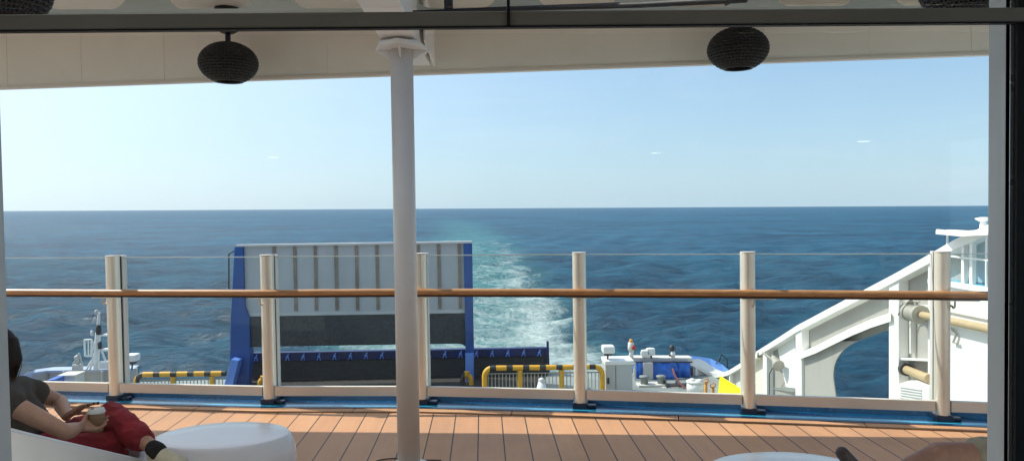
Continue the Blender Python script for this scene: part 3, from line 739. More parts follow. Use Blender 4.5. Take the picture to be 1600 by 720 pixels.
def make_chair(loc, face, label):
    t = thing('tub_chair', label, 'chair', loc, 'white moulded tub chairs on the deck')
    nth, npf = 72, 14
    def rim(th):
        t_ = (th + PI) % (2 * PI) - PI; a = abs(t_)                 # 0 = front, negative = near side with the high arm
        if t_ <= 0: return .44 + .455 * math.sin(PI / 2 * min(1, a / R(160))) ** 1.15
        u = min(1, max(0, (a - R(95)) / R(75))); u = u * u * (3 - 2 * u)
        return .44 + .07 * math.sin(min(a, R(90))) + .385 * u
    outer = []; inner = []
    for i in range(nth):
        th = 2 * PI * i / nth; h = rim(th); d = Vector((math.cos(th + face), math.sin(th + face), 0))
        o_, n_ = [], []
        for k in range(npf + 1):
            s = k / npf
            r = .30 + .17 * math.sin(min(1, s * 1.25) * PI / 2) + .02 * s
            o_.append(Vector(loc) + d * r + Vector((0, 0, .0 + h * s)))
        for k in range(npf + 1):
            s = 1 - k / npf; z = .37 + (h - .37) * s
            r = (.30 + .17 * math.sin(min(1, (z / h) * 1.25) * PI / 2) + .02 * s) - .035 - .02 * (1 - s)
            n_.append(Vector(loc) + d * r + Vector((0, 0, z + (.0 if k else .004))))
        outer.append(o_ + n_)
    K = len(outer[0]); vs = sum(outer, []); fs = []
    for i in range(nth):
        j = (i + 1) % nth
        for k in range(K - 1): fs.append((i * K + k, j * K + k, j * K + k + 1, i * K + k + 1))
    fs.append(tuple(i * K for i in range(nth))); fs.append(tuple(i * K + K - 1 for i in range(nth))[::-1])
    m = MB(); m.add(vs, fs, True); o = m.build('chair_shell', 'chair', t)
    bv = o.modifiers.new('b', 'BEVEL'); bv.width = .012; bv.segments = 3; bv.limit_method = 'ANGLE'; bv.angle_limit = R(35)
    m = MB(); c = Vector(loc) + Vector((0, 0, .374)); m.lathe([(.34, 0), (.355, .012), (.345, .03), (.30, .036), (.02, .038)], c, 48); m.build('seat_pad', 'cushion', t)
    return t
CH1 = P(66, 735, Y=4.02); CH1 = Vector((CH1.x, 4.02, .003))
chair1 = make_chair(tuple(CH1), R(12), 'white moulded tub chair holding the person in red trousers')

# ------------------------------------------------------------------ people
def hand(m, wrist, fwd, palmn, curl, spread=.18, side=1, size=1.0, thumb=.6):
    """palm with four unequal bent fingers and a thumb that leaves its side near the base; returns fingertip list.
       palmn = direction the palm faces (fingers curl that way)"""
    fwd = Vector(fwd).normalized(); pn = Vector(palmn); pn = (pn - fwd * pn.dot(fwd)).normalized(); sd = fwd.cross(pn).normalized() * side
    W = Vector(wrist); tips = []
    k0 = []
    for j, off in enumerate((-.030, -.010, .010, .029)):
        k = W + (fwd * (.088 - .004 * abs(j - 1)) + sd * off) * size; k0.append(k)
        m.caps(W + sd * off * .6 * size + fwd * .012, .0165 * size, k, .0125 * size, 10, 4)
    for j, (k, L) in enumerate(zip(k0, (.072, .080, .074, .058))):
        d = (fwd + sd * spread * (j - 1.5) * .5).normalized(); p = k; r = .0098
        for s_, fr in enumerate((.46, .31, .23)):
            ang = curl * (.75, 1.0, .7)[s_] * (1 + .06 * j)
            d = (d * math.cos(ang) + pn * math.sin(ang)); pnn = pn * math.cos(ang) - d * 0
            d.normalize(); q = p + d * L * fr * size; m.caps(p, r * size, q, (r - .0009) * size, 10, 4); p = q; r -= .0009
        tips.append((p, d))
    d = (-sd * .85 + fwd * .55 + pn * thumb * .5).normalized(); p = W + (fwd * .028 - sd * .022) * size
    q = p + d * .042 * size; m.caps(p, .0145 * size, q, .0118 * size, 10, 4)
    d2 = (d * .75 + fwd * .5 + pn * thumb).normalized(); q2 = q + d2 * .030 * size; m.caps(q, .0115 * size, q2, .0105 * size, 10, 4)
    d3 = (d2 + pn * thumb * .6).normalized(); q3 = q2 + d3 * .024 * size; m.caps(q2, .0105 * size, q3, .0088 * size, 10, 4)
    tips.append((q3, d3))
    return tips

def head(m, c, face, up):
    """skull, jaw, nose, ears; returns frame"""
    f = Vector(face).normalized(); u = Vector(up); u = (u - f * u.dot(f)).normalized(); s = f.cross(u)
    B3 = Matrix((s, f, u)).transposed()
    c = Vector(c)
    m.ell(c + u * .025 - f * .012, .073, .093, .088, B3)
    m.ell(c - u * .045 + f * .022, .056, .066, .072, B3)
    m.ell(c - u * .088 + f * .058, .026, .024, .022, B3)          # chin
    m.caps(c + f * .088 + u * .008, .009, c + f * .106 - u * .030, .0125, 10, 4)   # nose
    m.ell(c + f * .083 - u * .058, .022, .012, .010, B3)          # mouth
    for sg in (-1, 1): m.ell(c + s * sg * .076 - u * .008 - f * .008, .010, .019, .031, B3)
    for sg in (-1, 1): m.ell(c + s * sg * .030 + f * .072 + u * .028, .022, .012, .008, B3)   # brow
    return B3, s, f, u

def person_red():
    hc = P(-4, 549, Y=4.03); nk = P(-6, 600, Y=4.0)
    shN = P(6, 626, Y=3.87); shF = P(34, 607, Y=4.19)
    elN = P(103, 675, Y=3.83); wrN = P(125, 666, Y=3.98)
    elF = P(93, 626, Y=4.36); wrF = P(104, 650, Y=4.15)
    hipN = P(66, 715, Y=3.93); hipF = P(64, 712, Y=4.15); pel = (hipN + hipF) / 2
    knN = P(172, 700, Y=4.22); knF = P(174, 651, Y=4.36)
    anF = P(243, 702, Y=4.06); toeF = P(297, 709, Y=3.93)
    anN = Vector((knN.x + .06, knN.y + .02, .09)); toeN = anN + Vector((.15, .02, -.04))
    ch = (shN + shF) / 2 + Vector((.0, 0, -.10)); be = pel + Vector((-.09, 0, .19))
    root = thing('person', 'person with dark bob and red trousers sitting with crossed legs and a coffee cup', 'person', (pel.x, pel.y, .003))
    face = Vector((.22, .95, -.12)); up = Vector((.1, .0, 1))
    m = MB()
    B3, s, f, u = head(m, hc, face, up)
    m.caps(hc - u * .05 - f * .02, .052, nk + Vector((0, 0, -.05)), .056)
    m.caps(ch, .118, be, .105); m.caps(be, .108, pel, .125); m.caps(shN, .062, shF, .062); m.caps(nk + Vector((0, 0, -.03)), .06, ch, .11)
    for a_, b_, c_ in ((shN, elN, wrN), (shF, elF, wrF)):
        m.caps(a_, .054, a_.lerp(b_, .55), .047); m.caps(a_.lerp(b_, .55), .047, b_, .037); m.caps(b_, .038, b_.lerp(c_, .3), .040); m.caps(b_.lerp(c_, .3), .040, c_, .025)
    for h_, k_, a_ in ((hipN, knN, anN), (hipF, knF, anF)):
        m.caps(h_, .085, k_, .058); m.caps(k_, .056, k_.lerp(a_, .35), .054); m.caps(k_.lerp(a_, .35), .052, a_, .034)
    for a_, t_ in ((anN, toeN), (anF, toeF)): m.caps(a_, .031, a_.lerp(t_, .4) - Vector((0, 0, .03)), .022)
    cupc = P(151, 657, Y=4.07)
    # near hand closes round the cup, far hand lies open above it
    tips = hand(m, wrN, (cupc - wrN) + Vector((-.01, -.035, -.015)), Vector((.55, .75, 0)), .62, .12, 1, .95, .9)
    tipsF = hand(m, wrF, Vector((.75, .18, .48)), Vector((.35, -.25, -.9)), .20, .35, -1, .95, .5)
    body = m.build('body', 'skin', root, remesh=.0062, smooth_it=3)
    for p_, d_ in tipsF[:4]:
        nm = MB(); nm.ell(p_ + d_ * .006, .006, .006, .006, n=10, m=6); nm.build('nail', 'nail', body)
    for sg in (-1, 1):
        e = MB(); e.ell(hc + s * sg * .031 + f * .077 + u * .010, .012, .008, .008, B3); e.build('eye', 'eye', body)
    l = MB(); l.ell(hc + f * .092 - u * .058, .021, .007, .007, B3); l.build('lips', 'lips', body)
    # bob: cap plus hanging locks round the back and sides
    h = MB(); h.ell(hc + u * .042 - f * .028, .092, .104, .092, B3)
    rnd = random.Random(4)
    for k in range(46):
        a = R(-128 + 256 * k / 45)                                # 0 = back of the head
        d = (-f * math.cos(a) + s * math.sin(a))
        p0 = hc + u * .06 - f * .024 + d * .075; p1 = hc - u * .03 - f * .02 + d * (.105 + .01 * rnd.random()); p2 = hc - u * (.135 + .025 * rnd.random() - .02 * (abs(a) > 1.6)) - f * .015 + d * (.088 + .016 * rnd.random())
        h.caps(p0, .030, p1, .024, 8, 3); h.caps(p1, .024, p2, .010, 8, 3)
    h.build('hair', 'hair', root, remesh=.0065, smooth_it=2)
    st = MB()
    for k in range(150):
        a = R(rnd.uniform(-130, 130)); d = (-f * math.cos(a) + s * math.sin(a)); j = rnd.uniform(-.012, .014)
        st.tube([hc + u * .09 - f * .024 + d * .062, hc + u * .02 - f * .022 + d * (.108 + j * .4), hc - u * .07 - f * .018 + d * (.116 + j), hc - u * (.15 + rnd.uniform(-.02, .035)) - f * .015 + d * (.098 + j)], [.0022, .0026, .0022, .001], 4)
    st.build('hair_strands', 'hair', root)
    # top with short sleeves
    g = MB()
    g.caps(ch, .130, be, .118); g.caps(be, .121, pel + Vector((-.02, 0, .04)), .135); g.caps(shN, .074, shF, .074); g.caps(nk + Vector((0, 0, -.06)), .068, ch, .12)
    g.caps(shN, .074, shN.lerp(elN, .12), .074); g.caps(shF, .074, shF.lerp(elF, .34), .070)
    so_ = g.build('shirt', 'shirt', root, remesh=.008, smooth_it=3)
    # trousers
    g = MB()
    g.caps(hipN, .120, hipF, .120)
    g.caps(hipN, .112, knN, .088); g.caps(knN, .085, knN.lerp(anN, .75), .070)
    g.caps(hipF, .110, knF, .084); g.caps(knF, .082, knF.lerp(anF, .40), .079); g.caps(knF.lerp(anF, .40), .079, knF.lerp(anF, .70), .066)
    g.caps(pel, .13, pel + Vector((-.06, 0, .05)), .125)
    to = g.build('trousers', 'trousers', root, remesh=.008, smooth_it=4)
    # folds
    rumple(to, lambda p: noise.noise(Vector((p.x * 9, p.y * 9, p.z * 16))) * .008 + (1 - abs(noise.noise(Vector((p.x * 13 + p.z * 9, p.y * 11, p.z * 15 - p.x * 6))))) ** 3 * .009 - .004 + noise.noise(p * 30) * .002)
    rumple(so_, lambda p: noise.noise(p * 13) * .008)
    # shoes with sock collar, sole, laces
    for a_, t_ in ((anN, toeN), (anF, toeF)):
        ax = (t_ - a_).normalized(); sidev = ax.cross(Vector((0, 0, 1))).normalized(); upv = sidev.cross(ax).normalized()
        if a_ is anF: upv = (upv * .9 + Vector((.25, -.3, .2))).normalized(); sidev = ax.cross(upv).normalized(); upv = sidev.cross(ax)
        heel = a_ - ax * .045 - upv * .035; toe = a_ + ax * .20 - upv * .048; mid = heel.lerp(toe, .5)
        BS = Matrix((sidev, ax, upv)).transposed()
        g = MB()
        g.ell(heel + ax * .03, .036, .05, .040, BS); g.caps(heel + ax * .03 + upv * .012, .040, mid + upv * .012, .040); g.caps(mid + upv * .008, .040, toe - ax * .035, .036); g.ell(toe - ax * .03 - upv * .004, .043, .048, .028, BS); g.ell(mid - upv * .01, .042, .1, .03, BS)
        sh = g.build('shoe', 'canvas', root, remesh=.006, smooth_it=3)
        g = MB(); n_ = 28; ring_ = []
        for k in range(n_):
            b_ = 2 * PI * k / n_; L_ = .142
            ring_.append(mid - upv * .040 + ax * (L_ * math.cos(b_)) + sidev * ((.042 + .007 * math.cos(b_)) * math.sin(b_)))
        g.prism(ring_, upv * .020); g.build('sole', 'sole', sh, bevel=.004)
        g = MB()
        for k in range(4):
            pp = mid + ax * (-.022 + .022 * k) + upv * (.050 - .006 * k)
            g.tube([pp - sidev * .028 - upv * .012, pp + upv * .003, pp + sidev * .028 - upv * .012], .003, 6)
        g.build('laces', 'lace', sh)
        g = MB(); kk = knF if a_ is anF else knN; leg = (kk - a_).normalized()
        g.caps(a_ - leg * .02, .047, a_ + leg * .018, .044); g.build('sock', 'sock', root, remesh=.006, smooth_it=2)
    # cup
    t = thing('coffee_cup', 'brown paper coffee cup with white lid held by the person in red', 'cup', (cupc.x, cupc.y, cupc.z - .055))
    m = MB(); m.lathe([(.029, -.055), (.0395, .045)], cupc, 32); cu = m.build('cup_body', 'cup', t)
    m = MB(); m.lathe([(.0322, -.036), (.0385, .022), (.0392, .022)], cupc, 32, capb=False, capt=False); m.lathe([(.0335, -.036), (.0402, .022)], cupc, 32); m.build('cup_sleeve', 'sleeve', cu)
    m = MB(); m.lathe([(.042, .042), (.0435, .046), (.0425, .052), (.040, .054), (.037, .066), (.033, .068), (.032, .063), (.004, .062)], cupc, 32); m.build('lid', 'lid', t)
person_red()

def person_khaki():
    knF = P(1466, 711, Y=3.78); hipF = P(1660, 716, Y=3.86); anF = P(1362, 762, Y=3.68); toeF = P(1316, 707, Y=3.66)
    pel = hipF + Vector((.02, .11, -.02)); hipN = hipF + Vector((0, .22, -.10))
    knN = Vector((hipN.x - .40, hipN.y + .02, .30)); anN = Vector((knN.x + .02, knN.y, .09)); toeN = anN + Vector((-.15, .0, -.045))
    ch = pel + Vector((.14, 0, .36)); nk = ch + Vector((.02, 0, .19)); hc = nk + Vector((-.02, 0, .13))
    shN = ch + Vector((0, -.17, .10)); shF = ch + Vector((0, .17, .10))
    elN = shN + Vector((.0, -.05, -.27)); wrN = elN + Vector((-.22, .06, -.01)); elF = shF + Vector((0, .05, -.27)); wrF = elF + Vector((-.22, -.05, 0))
    root = thing('person', 'person in khaki shorts with a bare knee, cut by the right window jamb', 'person', (pel.x, pel.y, .003))
    ch3 = Vector((pel.x + .0, pel.y, .003))
    m = MB(); B3, s, f, u = head(m, hc, (-1, .25, 0), (0, 0, 1))
    m.caps(hc - u * .05 - f * .02, .056, nk + Vector((0, 0, -.05)), .062)
    m.caps(ch, .14, pel + Vector((.05, 0, .16)), .125); m.caps(pel + Vector((.05, 0, .16)), .125, pel, .135); m.caps(shN, .07, shF, .07); m.caps(nk, .06, ch, .12)
    for a_, b_, c_ in ((shN, elN, wrN), (shF, elF, wrF)):
        m.caps(a_, .058, b_, .042); m.caps(b_, .044, c_, .029)
    for h_, k_, a_ in ((hipF, knF, anF), (hipN, knN, anN)):
        m.caps(h_, .095, k_, .067); m.caps(k_ , .064, k_.lerp(a_, .35), .062); m.caps(k_.lerp(a_, .35), .060, a_, .038)
    kd = (anF - knF).normalized(); m.ell(knF + Vector((-.012, -.02, .022)), .046, .046, .044)
    for a_, t_ in ((anF, toeF), (anN, toeN)): m.caps(a_, .036, t_, .028)
    hand(m, wrN, (-1, .2, -.15), (0, .2, -1), .25, .2, 1); hand(m, wrF, (-1, -.2, -.15), (0, -.2, -1), .25, .2, -1)
    body = m.build('body', 'skin_dark', root, remesh=.007, smooth_it=3)
    rumple(body, lambda p: noise.noise(p * 30) * .0022)
    for sg in (-1, 1):
        e = MB(); e.ell(hc + s * sg * .031 + f * .077 + u * .010, .012, .008, .008, B3); e.build('eye', 'eye', body)
    h = MB(); h.ell(hc + u * .045 - f * .022, .082, .098, .082, B3); h.build('hair', 'hair', root)
    g = MB(); g.caps(hipF, .115, hipN, .115); g.caps(hipF, .112, hipF.lerp(knF, .66), .100); g.caps(hipN, .112, hipN.lerp(knN, .66), .096); g.caps(pel, .145, pel + Vector((.03, 0, .05)), .14)
    so_ = g.build('shorts', 'khaki', root, remesh=.008, smooth_it=3)
    rumple(so_, lambda p: noise.noise(p * 16) * .008)
    g = MB(); g.caps(ch, .152, pel + Vector((.05, 0, .16)), .14); g.caps(pel + Vector((.05, 0, .16)), .14, pel + Vector((.02, 0, .06)), .146); g.caps(shN, .082, shF, .082); g.caps(nk + Vector((0, 0, -.06)), .075, ch, .13)
    g.caps(shN, .078, shN.lerp(elN, .6), .070); g.caps(shF, .078, shF.lerp(elF, .6), .070); g.build('shirt', 'teeshirt', root, remesh=.009)
    for a_, t_ in ((anF, toeF), (anN, toeN)):
        ax = (t_ - a_).normalized(); sidev = ax.cross(Vector((0, 1, 0))) if a_ is anF else ax.cross(Vector((0, 0, 1))); sidev.normalize(); upv = sidev.cross(ax).normalized()
        if upv.z < 0 and a_ is anN: upv = -upv
        g = MB(); g.caps(a_ - ax * .04, .045, a_ + ax * .06, .046); g.caps(a_ + ax * .06, .045, t_, .033)
        g.build('shoe', 'brownshoe', root, remesh=.007)
    return root, pel
pk, pkp = person_khaki()
ps = thing('pouf_seat', 'low white round seat under the person in khaki shorts', 'seat', (pkp.x + .1, pkp.y, .003))
m = MB(); m.lathe([(.28, 0), (.32, .02), (.37, .10), (.38, .20), (.35, .30), (.30, .33), (.02, .335)], (pkp.x + .1, pkp.y, .003), 48); m.build('seat_body', 'chair', ps)
m = MB(); m.lathe([(.28, .337), (.29, .35), (.26, .365), (.02, .37)], (pkp.x + .1, pkp.y, .003), 48); m.build('seat_pad', 'cushion', ps)

# cable lying round the foot of the pillar
m = MB(); c = Vector((pc.x, 5.2, 0)); pts = []
for k in range(60):
    a = R(20 + 330 * k / 59) + .3; r = .16 + .09 * (.5 + .5 * math.sin(3 * a + 1))
    pts.append(c + Vector((r * math.cos(a) * 1.25, r * math.sin(a) * .8, .006)))
pts += [c + Vector((-.09, .10, .05)), c + Vector((-.085, .06, .5)), c + Vector((-.083, .04, 1.0))][:0]
m.tube(pts, .004, 6); tag(m.build('cable', 'cable'), 'thin black cable looped on the planks around the pillar foot', 'cable')

# ------------------------------------------------------------------ ship below: hull, mooring deck
LZ = -4.55                                                         # mooring deck level
edge = [Vector((p.x, p.y, 0)) for p in along(-.262)]
m = MB(); m.strip([p + Vector((0, 0, -.102)) for p in edge], [p + Vector((0, 0, LZ + .004)) for p in edge], False)
tag(m.build('superstructure_wall', 'white2'), 'white steel wall dropping from the deck edge to the mooring deck', None, None, 'structure')
XW = 8.6; XP = -17.2
plan = [(XW + .6, 6.2), (XW + .6, 25.5), (XW + .1, 27.8), (XW - 1.0, 28.9), (-4.5, 29.3), (XP + 2.2, 28.9), (XP + .6, 27.6), (XP, 25), (XP, 6.5)]
m = MB(); m.prism([Vector((x, y, LZ)) for x, y in plan], (0, 0, SEA_Z - LZ - 2.5))
tag(m.build('hull', 'hullside'), 'white stern hull of the ship', None, None, 'structure')
m = MB(); m.prism([Vector((x * .998, y - .05, LZ + .004)) for x, y in plan], (0, 0, -.003))
tag(m.build('mooring_deck', 'deck_grey'), 'grey green mooring deck at the stern', None, None, 'structure')

# stern ramp --------------------------------------------------------
RY = 28.0
def plate(m, pts, Y, th):
    q = [P(a, b, Y=Y) for a, b in pts]; m.prism(q, (0, th, 0)); return m
ramp_o = thing('stern_ramp', 'raised stern ramp with blue side beams, grey ribbed panel and dark lower strip', 'ramp', tuple(P(549, 612, Y=RY)))
m = plate(MB(), [(380, 385.5), (727, 380), (728.5, 489), (383, 494.5)], RY + .12, .18); up_ = m.build('upper_panel', 'ramp_grey', ramp_o)
m = plate(MB(), [(369, 382.5), (737, 376.8), (737, 380), (369, 385.6)], RY - .02, .34); m.build('top_edge', 'grey_plate', ramp_o)
for k in range(10):
    x0 = 425.5 + 32.15 * k
    if x0 > 715: break
    m = plate(MB(), [(x0, 384.5 - .015 * (x0 - 380)), (x0 + 5, 384.5 - .015 * (x0 - 380)), (x0 + 7, 487 - .015 * (x0 - 380)), (x0 + 2, 487 - .015 * (x0 - 380))], RY + .085, .03); m.build('wear_strip', 'ramp_strip', up_)
# blotchy dark lower panel with rounded cut-out lower edge
m = plate(MB(), [(383, 494.5), (728.5, 489), (729.5, 545), (727.5, 541), (722, 537.5), (712, 536.5), (397, 541.5), (391, 543), (388, 548)], RY + .10, .20); m.build('lower_panel', 'ramp_dark', ramp_o)
m = plate(MB(), [(366, 385), (380, 385), (381, 440), (383, 480), (390, 496), (391, 552), (388, 612), (358, 612), (360, 500)], RY, .45); m.build('side_beam', 'ramp_blue', ramp_o, bevel=.03)
m = plate(MB(), [(724, 380), (737.5, 379.5), (740.5, 552), (741.5, 612), (728, 612), (727.5, 545)], RY, .45); m.build('side_beam', 'ramp_blue', ramp_o, bevel=.03)
m = plate(MB(), [(361, 561), (373, 563), (361, 612), (347, 612)], RY - .5, .48); m.build('strut', 'ramp_light_blue', ramp_o, bevel=.02)
m = plate(MB(), [(727, 553), (740, 552), (740.5, 612), (727.5, 612)], RY - .25, .24); m.build('strut', 'ramp_light_blue', ramp_o, bevel=.02)
m = plate(MB(), [(383, 489), (730, 484), (730, 488.5), (383, 494)], RY + .09, .04); m.build('seam_angle', 'grey_plate', ramp_o)
m = MB(); m.tube([P(367, 391, Y=RY + .2), P(357.5, 397, Y=RY + .2), P(357.5, 460, Y=RY + .2)], .03, 6); m.build('grab_rail', 'darkgear', ramp_o)
# fixed ramp behind it: navy band with brackets above a dark slope
br = thing('ramp_threshold', 'navy threshold beam with small brackets above a dark sloping plate behind the ramp', 'ramp', tuple(P(620, 612, Y=28.7)))
m = plate(MB(), [(388, 551.5), (858, 543), (858, 556), (388, 565)], 28.75, .3); bd = m.build('beam', 'band_navy', br, bevel=.02)
m = plate(MB(), [(388, 563), (858, 554.5), (859, 600), (388, 606)], 28.85, .15); m.build('back_plate', 'ramp_dark', br)
m = MB(); a_ = P(388, 600, Y=28.8); b_ = P(857, 600, Y=28.8)
m.prism([Vector((a_.x, 28.8, LZ + .012)), Vector((b_.x, 28.8, LZ + .012)), Vector((b_.x - 1.2, 24.0, LZ + .012)), Vector((a_.x + 1.0, 24.0, LZ + .012))], (0, 0, -.007)); m.build('deck_plate', 'ramp_deck', br)
m = plate(MB(), [(854, 533), (857.5, 533), (860, 612), (856, 612)], 28.65, .09); m.build('end_stanchion', 'band_navy', br)
for k in range(19):
    px = 400 + 24.6 * k; py = 552.5 - .0181 * (px - 388)
    m = MB()
    for (ax_, ay_, bx_, by_) in ((1.4, 1.5, 0, 6), (0, 5.5, -3.2, 11.5), (0, 5.5, 2.6, 11.5), (-2.5, 6.2, 2.5, 6.2)):
        m.tube([P(px + ax_, py + ay_, Y=28.70), P(px + bx_, py + by_, Y=28.70)], .022, 6)
    m.build('bracket', 'ramp_light_blue', br)

# striped hoop barriers ----------------------------------------------
def hoop(label, x0, x1, ytop, posts_px, Y, fade=1, infill=True, x0drop=True, x1drop=True):
    t = thing('safety_barrier', label, 'barrier', tuple(P((x0 + x1) / 2, 620, Y=Y)), 'yellow and black safety barriers on the mooring deck')
    tl = P(x0, ytop[0], Y=Y); trr = P(x1, ytop[1], Y=Y); zb = LZ + .006
    r = .088; rc = .26; pts = []
    if x0drop:
        pts += [Vector((tl.x, Y, zb)), Vector((tl.x, Y, tl.z - rc))] + [Vector((tl.x + rc - rc * math.cos(a), Y, tl.z - rc + rc * math.sin(a))) for a in [R(90) * k / 5 for k in range(1, 6)]]
    else: pts += [tl]
    if x1drop:
        pts += [Vector((trr.x - rc + rc * math.sin(a), Y, trr.z - rc + rc * math.cos(a))) for a in [R(90) * k / 5 for k in range(0, 6)]] + [Vector((trr.x, Y, zb))]
    else: pts += [trr]
    m = MB(); m.tube(pts, r, 12); m.build('hoop', 'stripes', t)
    for px in posts_px:
        u = (px - x0) / (x1 - x0); q = tl.lerp(trr, u)
        m = MB(); m.tube([Vector((q.x, Y, zb)), Vector((q.x, Y, q.z - .08))], .085, 12); m.build('post', 'rail_yellow', t)
    n = int((trr.x - tl.x) / .115); m = MB()
    for k in range(1, n):
        q = tl.lerp(trr, k / n); m.tube([Vector((q.x, Y, zb)), Vector((q.x, Y, q.z - .16))], .016, 5)
    q0 = tl + Vector((.1, 0, -.18)); q1 = trr + Vector((-.1, 0, -.18)); m.tube([q0, q1], .022, 5)
    m.build('infill_bars', 'bar_metal', t)
hoop('yellow and black barrier left of the stern ramp', 212.5, 353, (585, 583), (270, 331), 25.2, x1drop=False)
hoop('yellow and black barrier in the middle, in front of the dark slope and the wake', 757, 941, (575, 572.5), (812, 877), 25.0)
hoop('short end of a yellow and black barrier right behind the blue ramp leg', 722.5, 736, (583, 583), (), 27.3)
hoop('short yellow barrier end left of the dark slope beside the ramp', 405, 420, (590, 590), (), 26.6)

# white cone-like vent cap near the barrier
def vent(label, px, py, Y, s):
    q = P(px, py, Y=Y); t = thing('vent_cap', label, 'vent', (q.x, Y, LZ + .004), 'white vent caps between barriers')
    m = MB(); m.lathe([(.22 * s, LZ + .004), (.20 * s, q.z - .45 * s), (.10 * s, q.z - .12 * s)], (q.x, Y, 0), 20); m.build('cone', 'white', t)
    m = MB(); m.lathe([(.06 * s, q.z - .12 * s), (.11 * s, q.z - .06 * s), (.05 * s, q.z)], (q.x, Y, 0), 16); m.build('cap', 'lid', t)
vent('white conical vent cap standing in front of the middle barrier', 846, 590, 24.0, 1.0)
vent('white rounded vent cap behind the left barrier', 314, 604, 24.2, .8)

# left stern corner ----------------------------------------------------
LB = thing('port_bulwark', 'pale bulwark with blue cap around the left stern corner', 'bulwark', tuple(P(120, 610, Y=27)))
m = plate(MB(), [(78, 578.5), (213, 575.5), (214, 625), (75, 625)], 27.8, .12); m.build('bulwark_plate', 'grey_plate', LB)
m = MB(); cap = [P(-60, 612, Y=20), P(0, 597, Y=23), P(30, 588, Y=25.5), P(48, 581, Y=27.2), P(76, 577, Y=27.9), P(213, 574, Y=27.9)]
m.strip([p + Vector((-.10, .45, 0)) for p in cap], [p + Vector((.02, -.18, 0)) for p in cap], False); m.strip([p + Vector((.02, -.18, 0)) for p in cap], [p + Vector((.02, -.18, -.09)) for p in cap], False); m.strip([p + Vector((-.10, .45, 0)) for p in cap], [p + Vector((-.10, .45, -.6)) for p in cap], False)
m.build('cap_rail', 'hull_pale', LB)
m = MB(); m.strip([p + Vector((.0, .0, -.05)) for p in cap[:5]], [Vector((p.x, p.y, LZ + .006)) for p in cap[:5]], True); m.build('curved_plate', 'grey_plate', LB)
for px in (100, 128, 160, 190):
    a_ = P(px, 579, Y=27.72); m = MB(); m.bar(a_, Vector((a_.x, a_.y, LZ + .006)), .05, .14, up=Vector((0, 1, 0))); m.build('stiffener', 'white2', LB)
bx = thing('deck_chest', 'beige deck chest against the left bulwark', 'chest', tuple(P(108, 612, Y=26.6)))
a_ = P(94, 586, Y=26.6); b_ = P(120, 586, Y=26.6)
m = MB(); m.box(a_.x, b_.x, 26.5, 27.1, LZ + .006, a_.z - .05, .02); m.build('chest_body', 'fascia', bx)
m = MB(); m.box(a_.x - .03, b_.x + .03, 26.47, 27.12, a_.z - .046, a_.z + .03, .02); m.build('chest_lid', 'fascia_edge', bx)
a_ = P(70, 590, Y=26); b_ = P(91, 590, Y=26)
bl = thing('tarp_cover', 'blue tarpaulin cover beside the beige chest at the left bulwark', 'cover', tuple(P(80, 612, Y=26)))
m = MB(); m.prism([Vector((a_.x, 25.8, LZ + .006)), Vector((b_.x, 25.8, LZ + .006)), Vector((b_.x, 25.8, b_.z)), Vector((a_.x + .2, 25.8, a_.z - .02)), Vector((a_.x, 25.8, a_.z - .25))], (0, .6, 0)); m.build('cover', 'tarp', bl, bevel=.03)

def cyl(m, a, b, r, n=10): m.tube([a, b], r, n)
ma = thing('signal_mast', 'white signal mast with lamps and open ladder frame at the left stern', 'mast', tuple(P(150, 575, Y=27.5)))
MY = 27.5; q = lambda x, y: P(x, y, Y=MY)
m = MB(); cyl(m, q(150, 577), q(153, 520), .09); cyl(m, q(153, 520), q(154.5, 488), .05); pole = m.build('pole', 'white', ma)
m = MB()
for a_, b_ in (((141, 577), (151, 538)), ((170, 577), (156, 540)), ((141, 556), (150, 530)), ((135, 577), (150, 552)), ((145, 565), (163, 565))): cyl(m, q(*a_), q(*b_), .035, 6)
m.build('brace', 'white', ma)
m = MB()
loop = [q(132, 531), q(143, 530), q(143, 556), q(133, 556), q(132, 531)]
for i in range(4): cyl(m, loop[i], loop[i + 1], .03, 6)
cyl(m, q(143, 537), q(151, 535), .03, 6); cyl(m, q(143, 553), q(151, 551), .03, 6); cyl(m, q(138, 531), q(138, 556), .02, 6)
m.build('loop_frame', 'white', ma)
m = MB(); m.box(q(146, 0).x, q(158, 0).x, MY - .25, MY + .2, q(0, 525).z - .04, q(0, 525).z, .01); m.box(q(144, 0).x, q(160, 0).x, MY - .25, MY + .2, q(0, 548).z - .04, q(0, 548).z, .01); m.box(q(144, 0).x, q(157, 0).x, MY - .3, MY + .1, q(0, 577).z, q(0, 567).z, .02); m.build('platform', 'white', ma)
for (x, y, r, h, mt) in ((157.5, 514, .09, .34, 'darkgear'), (159.5, 538, .07, .26, 'darkgear'), (154, 487, .06, .18, 'grey_plate'), (152, 498, .05, .16, 'grey_plate'), (147, 519, .05, .18, 'white')):
    c = q(x, y); m = MB(); m.lathe([(r * .6, -h / 2), (r, -h / 2 + .03), (r, h / 2 - .05), (r * .7, h / 2)], c + Vector((0, -.15, 0)), 14); m.build('signal_lamp', mt, ma)
m = MB(); c = q(121, 565); m.box(c.x - .14, c.x + .14, c.y - .12, c.y + .12, c.z - .30, c.z - .08, .02); m.lathe([(.06, -.08), (.06, .1), (.1, .12), (.1, .2), (.03, .24)], c, 12); m.tube([c + Vector((-.16, 0, -.1)), c + Vector((.1, -.05, .32))], .025, 6); m.tube([c + Vector((.16, 0, -.1)), c + Vector((.1, -.05, .32))], .025, 6)
tag(m.build('small_winch_head', 'grey_plate'), 'small pale fitting on the left bulwark cap beside the signal mast', 'deck fitting')
